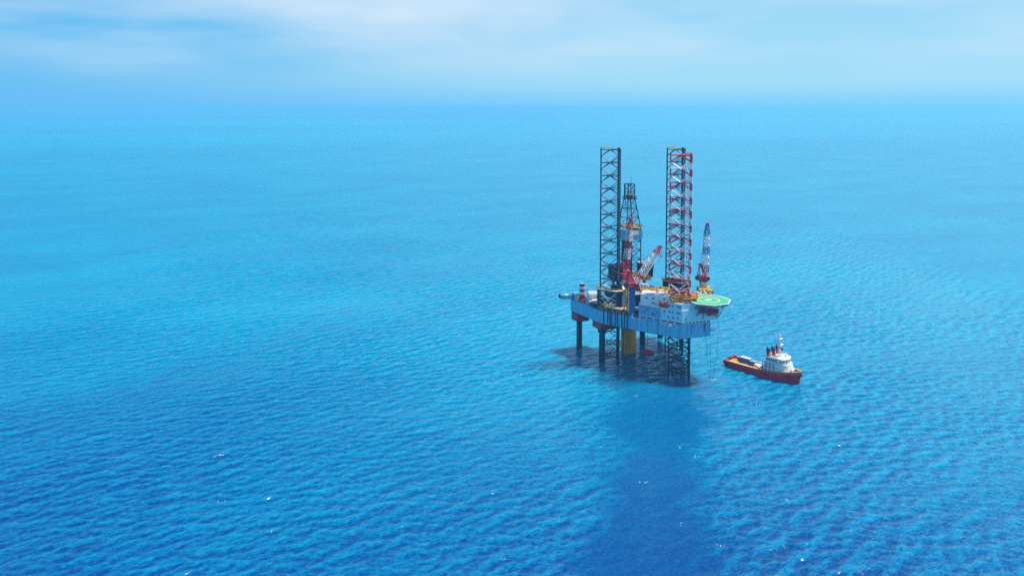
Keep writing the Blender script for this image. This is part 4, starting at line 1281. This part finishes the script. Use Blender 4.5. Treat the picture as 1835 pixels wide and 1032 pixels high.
clutter('roof_fitting', M_WHITE, 26, 9, mid, DECK + 9.3, 1.7)
bowr = ((-5.0, -3.0), (3.0, -7.5), (0.0, 3.0))
clutter('roof_fitting', M_ORG, 26, 10, bowr, 39.2, 1.9)
clutter('roof_fitting', M_YEL, 46, 11, bowr, 39.2, 2.8)
floor_ = ((-12.0, 35.2), (5.0, 35.2), (-12.0, 37.5))
clutter('floor_fitting', M_YEL, 64, 12, floor_, 42.2, 3.0)
stb = ((20.0, 8.0), (27.0, 8.5), (22.5, 17.0))
clutter('deck_fitting', M_WHITE, 30, 13, stb, DECK + 9.0, 1.6)
clutter('deck_fitting', M_YEL, 34, 14, stb, DECK + 9.0, 2.4)
clutter('deck_fitting', M_DARK, 14, 15, stb, DECK + 9.0, 1.6)

# ------------------------------------------------------------------ floating things
def sea_h(x, y):
    h_, _, _ = wave_field(np.array([float(x)]), np.array([float(y)]), np.array([1.0]))
    return float(h_[0])
wx, wy = wor(5.8, 37.2)
rf_ = empty('floating_raft', (wx, wy, 0.1), R(-14), 'bright red inflatable raft floating under the hull beside the yellow pipes', 'raft')
m = MB()
for (s, h_) in ((-1, 0.25), (1, 0.25)):
    m.lathe((-3.2, s * 0.95, h_), (3.2, s * 0.95, h_), [(0, 0.2), (0.04, 0.55), (0.1, 0.75), (0.9, 0.75), (0.96, 0.55), (1, 0.2)], 12)
M_RAFT = principled('raft_red', (0.85, 0.02, 0.035), 0.45)
m.build('tube', M_RAFT, rf_, smooth=True)
MB().lathe((-3.0, 0, 0.75), (1.6, 0, 0.75), [(0, 0.2), (0.05, 0.6), (0.2, 0.9), (0.8, 0.9), (1, 0.3)], 12).build('cover', M_RAFT, rf_, smooth=True)
MB().lathe((1.7, 0, 0.5), (3.1, 0, 0.4), [(0, 0.3), (0.2, 0.6), (0.8, 0.55), (1, 0.2)], 10).build('bow_bag', M_RED, rf_, smooth=True)
def foam_patch(m, cx, cy, sx, sy, rot, n=14):
    pts = []
    for i in range(n):
        a = 2 * math.pi * i / n
        r = 1 + random.uniform(-0.38, 0.3)
        px, py = sx * r * math.cos(a), sy * r * math.sin(a)
        x, y = cx + px * math.cos(rot) - py * math.sin(rot), cy + px * math.sin(rot) + py * math.cos(rot)
        pts.append((x, y))
    c = [(cx, cy)] + pts
    hs, _, _ = wave_field(np.array([p[0] for p in c]), np.array([p[1] for p in c]), np.ones(len(c)))
    vs = [(c[0][0], c[0][1], float(hs[0]) + 0.16)] + [(p[0], p[1], float(h_) + 0.03) for p, h_ in zip(pts, hs[1:])]
    m.add(vs, [(0, 1 + i, 1 + (i + 1) % n) for i in range(n)])
fm = MB()
def cluster(lx_, ly_, length, width, n, rot, smax):
    cx, cy = wor(lx_, ly_)
    for i in range(n):
        t_ = random.gauss(0, 0.4); s_ = random.gauss(0, 0.4)
        dx_, dy_ = t_ * length, s_ * width
        sc_ = random.uniform(0.25, 1) * smax * max(0.25, 1 - abs(t_))
        foam_patch(fm, cx + dx_ * math.cos(rot) - dy_ * math.sin(rot), cy + dx_ * math.sin(rot) + dy_ * math.cos(rot), sc_ * 1.7, sc_ * 0.8, rot + random.uniform(-0.4, 0.4), 9)
cluster(16.2, 53.5, 3.6, 2.0, 60, R(5), 1.1)
tag(fm.build('sea_foam', M_FOAM), 'white churned foam on the water beside the right support column', 'foam', kind='stuff')
fm = MB(); cluster(13.0, 31.5, 6.0, 2.2, 46, R(8), 0.62)
for (a, b2) in ((-26, 58.3), (11, 51)): cluster(a, b2 - 1.6, 1.6, 0.6, 14, R(10), 0.4)
for (X_, Y_) in ((78.9, 371.4), (89.3, 371.2), (84.2, 380.4)):
    for i in range(7): foam_patch(fm, X_ + random.gauss(0, 0.7), Y_ + random.gauss(-0.3, 0.6), 0.4, 0.2, random.uniform(0, 3), 8)
tag(fm.build('leg_wash', M_FOAM), 'thin broken white wash round the legs in the shade of the hull', 'foam', kind='stuff')
fm = MB()
flecks = [(66, 296), (72, 288), (48, 268), (55, 240), (96, 255), (128, 275), (-100, 255), (113, 341), (58, 350), (64, 228), (150, 300)]
for (x, y) in flecks:
    for i in range(random.randint(2, 4)):
        foam_patch(fm, x + random.gauss(0, 0.9), y + random.gauss(0, 0.5), random.uniform(0.12, 0.4), random.uniform(0.06, 0.14), wind - math.pi / 2 + random.gauss(0, 0.4), 8)
for i in range(30):   # far whitecaps, a broken line off to the right
    t_ = random.random(); x = 480 + 190 * t_ + random.gauss(0, 8); y = 860 + 130 * t_ + random.gauss(0, 12)
    foam_patch(fm, x, y, random.uniform(0.3, 1.0), random.uniform(0.2, 0.5), random.uniform(-0.3, 0.3), 6)
tag(fm.build('whitecap', M_FOAM), 'scattered tiny whitecaps flecking the open sea', 'whitecap', kind='stuff')
# ------------------------------------------------------------------ supply ship
SX, SY, SH = 127.6, 381.3, R(-47.5)
def splace(name, x, y, z, label, cat, group=None, rot=0.0):
    return empty(name, (SX + x * math.cos(SH) - y * math.sin(SH), SY + x * math.sin(SH) + y * math.cos(SH), z), SH + rot, label, cat, group)
ship = splace('supply_ship', 0, 0, 0, 'red hulled offshore supply ship with a white bridge and an open tan work deck', 'ship')
# stations: x, half beam at deck, half beam at waterline, deck height, bottom
ST = [(-18.4, 4.6, 4.2, 2.3), (-17.3, 5.0, 4.6, 2.3), (-13, 5.3, 5.1, 2.25), (-6, 5.4, 5.3, 2.25), (2, 5.4, 5.3, 2.4), (8, 5.3, 4.9, 2.9), (12, 5.0, 4.1, 3.5), (15.5, 4.35, 2.9, 4.0), (18.3, 3.2, 1.5, 4.4), (20.4, 1.7, 0.35, 4.7), (21.6, 0.35, 0.05, 4.9)]
rings = []
for x, hd_, hw, dz in ST:
    rk = 0 if x < 15 else (x - 15) * 0.22
    rings.append([(x - rk, -hw * 0.8, -1.5), (x - rk * 0.7, -hw, 0.0), (x - rk * 0.3, -(hw * 0.35 + hd_ * 0.65), dz * 0.6), (x, -hd_, dz), (x, hd_, dz), (x - rk * 0.3, hw * 0.35 + hd_ * 0.65, dz * 0.6), (x - rk * 0.7, hw, 0.0), (x - rk, hw * 0.8, -1.5)])
MB().loft(rings).build('hull', M_SHIPRED, ship)
# bulwark with an orange-tan cap rail
def bul_h(x): return 1.0 if x < -17 else (1.15 if x < 4 else 1.25)
for s in (-1, 1):
    m = MB(); c_ = MB()
    for (xa, ha, _, za), (xb, hb, _, zb) in zip(ST[:-1], ST[1:]):
        oa, ob = bul_h(xa), bul_h(xb)
        v = [(xa, s * ha, za), (xb, s * hb, zb), (xb, s * hb, zb + ob), (xa, s * ha, za + oa), (xa, s * (ha - 0.16), za), (xb, s * max(0.02, hb - 0.16), zb), (xb, s * max(0.02, hb - 0.16), zb + ob), (xa, s * (ha - 0.16), za + oa)]
        m.add(v, [(0, 1, 2, 3), (5, 4, 7, 6), (3, 2, 6, 7)])
        q = [(xa, s * (ha + 0.1), za + oa), (xb, s * (hb + 0.1), zb + ob), (xb, s * max(0, hb - 0.75), zb + ob), (xa, s * max(0, ha - 0.75), za + oa)]
        q2 = [(a, b2, c + 0.14) for a, b2, c in q]
        c_.add(q + q2, [(0, 1, 2, 3), (4, 5, 6, 7), (0, 1, 5, 4), (2, 3, 7, 6)])
    bwk = m.build('bulwark', M_SHIPRED, ship)
    c_.build('cap_rail', M_RAIL, bwk)
    ob_ = MB()
    for (xa, ha, _, za), (xb, hb, _, zb) in zip(ST[5:-1], ST[6:]):
        oa, ob = bul_h(xa), bul_h(xb)
        f0 = 0.75 if xa < 9 else 0.45
        e = 0.07
        ob_.add([(xa, s * (ha + e), za + oa * f0), (xb, s * (hb + e), zb + ob * 0.45), (xb, s * (hb + e), zb + ob + 0.1), (xa, s * (ha + e), za + oa + 0.1), (xa, s * ha, za + oa * f0), (xb, s * hb, zb + ob * 0.45), (xb, s * hb, zb + ob + 0.1), (xa, s * ha, za + oa + 0.1)], [(0, 1, 2, 3), (0, 4, 5, 1), (3, 2, 6, 7), (0, 3, 7, 4), (1, 5, 6, 2)])
    ob_.build('orange_band', M_ORG, bwk)
    # inner cargo rail along the work deck
    cr = MB().box(-15.0, 3.0, s * 4.0 - 0.3, s * 4.0 + 0.3, 3.1, 3.4)
    cr.build('cargo_rail', M_RAIL, ship)
    for i in range(8): MB().box(-14.8 + i * 2.45, -14.5 + i * 2.45, s * 4.1 - 0.12, s * 4.1 + 0.12, 2.25, 3.1).build('rail_post', M_SHIPRED, ship)
    for i in range(9):
        x = -15.0 + i * 2.0
        MB().box(x - 0.15, x + 0.15, s * 5.42 - 0.12, s * 5.42 + 0.12, 0.4, 3.2).build('hull_frame', M_SHIPRED, ship)
    MB().box(-16.5, 7.5, s * 5.36 - 0.16, s * 5.36 + 0.16, 1.55, 1.85).build('fender_bar', M_RUBBER, ship)
m = MB()
MB().box(-18.7, -18.4, -4.5, 4.5, 1.2, 3.1).build('stern_roller_plate', M_SHIPRED, ship)
MB().tube((-18.5, -2.6, 2.6), (-18.5, 2.6, 2.6), 0.75, 14).build('stern_roller', M_RUBBER, ship)
# wooden work deck planks
pl = None
for i in range(18):
    y = -3.85 + i * 0.45
    o = MB().box(-17.5, 2.6, -0.205, 0.205, 2.32, 2.42).build('deck_plank', M_TAN, ship) if pl is None else inst(pl, 'deck_plank', ship)
    pl = pl or o
    o.location = (random.uniform(-0.15, 0.15), y, random.uniform(-0.01, 0.02))
# superstructure: block with rounded front
def rnd_front(x0, x1, hw, rfr, z, n=7):
    pts = [(x0, -hw)]
    for i in range(n + 1):
        a = R(-90 + 180 * i / n)
        pts.append((x1 - rfr + rfr * math.cos(a), hw * math.sin(a) if False else max(-hw, min(hw, hw * math.sin(a) * 1.0))))
    pts.append((x0, hw))
    return [(x, y, z) for x, y in pts]
MB().box(2.6, 11.5, -4.48, 4.48, 2.44, 3.75).build('house_base', M_WHITE, ship)
MB().loft([rnd_front(2.6, 17.8, 4.5, 4.6, 3.76), rnd_front(2.6, 17.6, 4.45, 4.5, 5.6)]).build('lower_house', M_WHITE, ship)
MB().loft([rnd_front(3.8, 17.3, 4.3, 4.2, 5.62), rnd_front(3.8, 16.4, 4.2, 3.9, 8.2)]).build('upper_house', M_WHITE, ship)
d_ = MB().loft([rnd_front(2.6, 17.7, 4.55, 4.5, 5.6), rnd_front(2.6, 17.7, 4.55, 4.5, 5.75)]).build('boat_deck', M_CREAM, ship)
wh = MB().loft([rnd_front(5.0, 14.5, 4.1, 2.6, 8.3), rnd_front(5.0, 14.9, 4.4, 2.7, 9.2), rnd_front(5.0, 15.3, 4.5, 2.8, 10.2), rnd_front(5.0, 14.9, 4.4, 2.7, 11.0)]).build('bridge', M_WHITE, ship)
MB().loft([rnd_front(3.9, 16.2, 4.7, 3.4, 8.2), rnd_front(3.9, 16.2, 4.7, 3.4, 8.35)]).build('bridge_deck', M_WHITE, ship)
MB().loft([rnd_front(4.6, 15.4, 4.7, 2.9, 11.0), rnd_front(4.6, 15.1, 4.6, 2.8, 11.25)]).build('bridge_roof', M_WHITE, ship)
# bridge windows, one by one
bw0 = None
def bwin(x, y, z, rot, w=0.9):
    global bw0
    if bw0 is None:
        o = MB().box(-0.05, 0.05, -0.42, 0.42, -0.42, 0.42).build('window', M_GLASS, wh); bw0 = o
    else: o = inst(bw0, 'window', wh)
    o.location = (x, y, z); o.rotation_euler = (0, R(12) * 1, rot)
for i in range(7):
    a = R(-75 + 25 * i)
    bwin(15.18 - 2.75 + 2.80 * math.cos(a), 4.48 * math.sin(a), 9.75, math.atan2(math.sin(a) / 4.5, math.cos(a) / 2.8))
for s in (-1, 1):
    for x in (5.7, 6.9, 8.1, 9.4, 10.6): bwin(x, s * 4.47, 9.75, s * R(90))
for s in (-1.8, 0, 1.8): bwin(4.97, s, 9.75, R(180))
hw_ = None
for s in (-1, 1):
    for z, xs_ in ((6.9, (5.6, 8.0, 10.4)), (4.3, (5.0, 7.2, 9.4, 11.6))):
        for x in xs_:
            yy = 3.98 if z > 6 else 4.48
            if hw_ is None: hw_ = MB().box(-0.27, 0.27, -0.06, 0.06, -0.27, 0.27).build('porthole', M_GLASS, ship); o = hw_
            else: o = inst(hw_, 'porthole', ship)
            o.location = (x, s * yy, z)
    for x in (4.0, 6.4): MB().box(x, x + 0.8, s * 4.5 - 0.07, s * 4.5 + 0.07, 2.5, 4.4).build('door', M_GREY, ship)
    # side stairs and posts
    MB().box(0, 4.4, -0.4, 0.4, -0.1, 0.1, Matrix.Translation((3.6, s * 4.85, 5.7)) @ Matrix.Rotation(R(-40) * 1, 4, 'Y') @ Matrix.Rotation(R(180), 4, 'Z')).build('stair', M_BLUE, ship)
    for x in (3.5, 5.4, 7.4, 9.2): MB().box(x - 0.13, x + 0.13, s * 4.62 - 0.13, s * 4.62 + 0.13, 3.0, 8.2).build('side_post', M_BLUE, ship)
    r_ = MB().rail([(3.3, s * 4.6, 5.75), (11, s * 4.6, 5.75)], 1.0, 1.3, 0.06).rail([(4.0, s * 4.65, 8.35), (11.5, s * 4.65, 8.35)], 1.0, 1.3, 0.06).rail([(4.7, s * 4.5, 11.25), (11.2, s * 4.5, 11.25)], 0.9, 1.3, 0.06)
    tag(r_.build('handrail', M_WHITE, ship), kind='stuff')
# funnels: red with dark tops
for (x, y) in ((6.2, -3.6), (7.4, 3.4), (7.2, -0.6)):
    f_ = MB().lathe((x, y, 11.2), (x - 0.25, y, 13.4), [(0, 1.05), (1, 0.9)], 12).build('funnel', M_RED, ship)
    MB().lathe((x - 0.25, y, 13.4), (x - 0.45, y, 15.2), [(0, 1.0), (0.9, 0.95), (1, 0.7)], 12).build('funnel_top', M_NAVY, f_)
    MB().tube((x - 0.6, y, 14.8), (x - 1.0, y, 15.9), 0.2, 6).build('exhaust_pipe', M_NAVY, f_)
# lattice mast
m = MB()
P0 = None
for i in range(9):
    z = 11.3 + i * 1.35; w = 0.85 - 0.055 * i
    P = [Vector((10.4 - 0.05 * i + sx * w, sy * w, z)) for sx, sy in ((-1, -1), (1, -1), (1, 1), (-1, 1))]
    if P0:
        for a in range(4):
            k = (a + 1) % 4
            m.tube(P0[a], P[a], 0.12, 5); m.tube(P[a], P[k], 0.09, 4); m.tube(P0[a], P[k], 0.07, 4)
    P0 = P
mast = m.build('mast', M_WHITE, ship)
MB().tube((10.0, 0, 22.1), (10.0, 0, 25.0), 0.1, 6).build('pole_antenna', M_WHITE, mast)
for z, w in ((14.5, 1.9), (17.2, 1.5), (20.0, 1.2)):
    MB().box(10.3 - 0.1, 11.3, -w, w, z, z + 0.16).build('yard', M_WHITE, mast)
MB().box(11.0, 11.3, -1.5, 1.5, 16.4, 16.7).build('radar_scanner', M_WHITE, mast)
MB().box(10.8, 11.8, -0.6, 0.6, 14.7, 15.4).build('radar_box', M_NAVY, mast)
MB().lathe((12.6, 1.9, 11.3), (12.6, 1.9, 12.7), [(0, 0.5), (0.4, 0.75), (0.8, 0.55), (1, 0.1)], 10).build('satellite_dome', M_WHITE, ship, smooth=True)
MB().box(8.6, 11.2, -3.7, -1.9, 11.26, 11.8).build('roof_locker', principled('pale_green_paint', (0.5, 0.58, 0.22), 0.5), ship, bevel=0.05)
for (x, y) in ((12.6, -2.6), (12.8, 2.2), (5.4, -4.2)):
    MB().tube((x, y, 11.2), (x, y, 13.4), 0.06, 5).build('whip_antenna', M_WHITE, ship)
# foredeck gear
wn_ = MB().tube((18.5, -1.4, 4.9), (18.5, 1.4, 4.9), 0.6, 12).build('anchor_winch', M_BLUE, ship)
for s in (-1.0, 1.0): MB().tube((18.5, s - 0.2, 4.9), (18.5, s + 0.2, 4.9), 0.85, 12).build('winch_drum', M_NAVY, wn_)
for s in (-1, 1):
    for x in (18.4, 19.6): MB().tube((x, s * 1.4 if x < 18 else s * 0.8, 4.3), (x, s * 1.4 if x < 18 else s * 0.8, 5.2), 0.22, 8).build('bollard', M_YEL, ship)
MB().tube((17.4, -2.9, 4.2), (17.4, -2.9, 6.4), 0.16, 6).tube((17.4, -2.9, 6.4), (18.3, -2.9, 6.3), 0.14, 6).build('fore_davit', M_NAVY, ship)
MB().box(18.6, 19.9, 0.5, 1.7, 4.3, 4.8).build('mooring_bin', M_YEL, ship, bevel=0.05)
# rubber round the bow and at the stern quarters
m = MB()
pts = []
for x, hd_, hw, dz in ST[7:]: pts.append(Vector((x + 0.15, -hd_ - 0.1, dz - 0.5)))
for x, hd_, hw, dz in reversed(ST[7:]): pts.append(Vector((x + 0.15, hd_ + 0.1, dz - 0.5)))
m.path(pts, 0.42, 8)
m.build('bow_fender', M_RUBBER, ship)
ty = None
for (x, y, z, r_) in [(-18.1, -4.9, 2.4, 60), (-18.6, -3.2, 1.9, 90), (-18.1, 4.9, 2.4, 120), (-16.6, -5.2, 1.6, 0), (21.0, -1.6, 3.9, 50), (21.0, 1.6, 3.9, -50)]:
    if ty is None:
        me_ = MB()
        rings = []
        for i in range(12):
            a = 2 * math.pi * i / 12
            rings.append([((0.62 + 0.24 * math.cos(b2)) * math.cos(a), 0.24 * math.sin(b2), (0.62 + 0.24 * math.cos(b2)) * math.sin(a)) for b2 in [2 * math.pi * j / 6 for j in range(6)]])
        rings.append(rings[0])
        ty = me_.loft(rings, cap=False).build('tyre_fender', M_RUBBER, ship); o = ty
    else: o = inst(ty, 'tyre_fender', ship)
    o.location = (x, y, z); o.rotation_euler = (0, 0, R(r_))
for s in (-1, 1):
    MB().box(-18.0, -16.4, s * 4.2 - 0.3, s * 4.2 + 0.3, 2.4, 4.0).build('stern_post', M_SHIPRED, ship)
# name marks too small to read are just pale dabs of paint on the bow plating
# deck crane / tugger aft of the house
MB().box(2.2, 3.3, -2.6, 2.6, 2.45, 4.9).build('towing_winch', M_DARK, ship, bevel=0.1)
MB().tube((2.6, -2.2, 4.4), (2.6, 2.2, 4.4), 0.8, 12).build('winch_reel', M_RUST, ship)
# cargo on the work deck, each a thing of its own
def cargo(name, x, y, sx, sy, sz, mat, label, cat, top=None):
    o = splace(name, x, y, 2.46, label, cat)
    MB().box(-sx / 2, sx / 2, -sy / 2, sy / 2, 0.1, sz).build('body', mat, o, bevel=0.05)
    MB().box(-sx / 2 + 0.05, sx / 2 - 0.05, -sy / 2 + 0.05, sy / 2 - 0.05, sz, sz + 0.12).build('lid', top or mat, o)
    n = int(sx / 0.7); k = MB()
    for i in range(1, n):
        q = -sx / 2 + sx * i / n
        k.box(q - 0.06, q + 0.06, -sy / 2 - 0.05, sy / 2 + 0.05, 0.2, sz - 0.1)
    if n > 1: tag(k.build('wall_rib', mat, o), kind='stuff')
    return o
cargo('cargo_container', -9.4, 1.5, 5.6, 2.5, 2.7, M_BLUE, 'long blue container with a white top on the ship deck', 'container', M_WHITE)
cargo('cargo_container', -4.6, 0.7, 3.4, 2.4, 2.2, M_BLUE, 'short blue container just forward of the long one on the ship deck', 'container', M_LBLUE)
cargo('cargo_skid', -13.4, 2.6, 2.0, 2.0, 1.4, M_NAVY, 'small navy skid at the stern end of the long blue container', 'skid')
cargo('cargo_basket', -0.9, -0.4, 4.2, 2.6, 1.5, M_WHITE, 'white cargo basket on the ship deck behind the white house', 'basket')
cargo('cargo_basket', -6.6, 3.1, 2.4, 1.4, 1.7, M_RUST, 'rusty cargo basket on the far side of the blue containers', 'basket')
cargo('cargo_box', 0.4, -3.0, 1.7, 1.4, 1.5, M_CREAM, 'cream box by the near rail in front of the white house', 'box')
cargo('cargo_box', -1.0, 2.6, 2.2, 1.6, 1.7, M_LBLUE, 'pale blue box on the far side of the white cargo basket', 'box')
cargo('cargo_box', 1.2, -1.6, 1.2, 1.2, 1.2, M_ORG, 'orange box at the foot of the white house', 'box')
for i, (x, y) in enumerate(((-14.6, -2.4), (-8.2, -1.7))):
    o = splace('hose_reel', x, y, 2.46, ('coiled tan hose on the stern part of the ship deck', 'coiled tan hose beside the long blue container')[i], 'hose')
    rings = []
    for k in range(14):
        a = 2 * math.pi * (k % 13) / 13
        rings.append([((0.8 + 0.18 * math.cos(b2)) * math.cos(a), (0.8 + 0.18 * math.cos(b2)) * math.sin(a), 0.2 + 0.18 * math.sin(b2)) for b2 in [2 * math.pi * j / 6 for j in range(6)]])
    MB().loft(rings, cap=False).build('coil', M_CREAM, o)
    MB().lathe((0, 0, 0), (0, 0, 0.5), [(0, 0.4), (1, 0.35)], 8).build('hub', M_RUST, o)
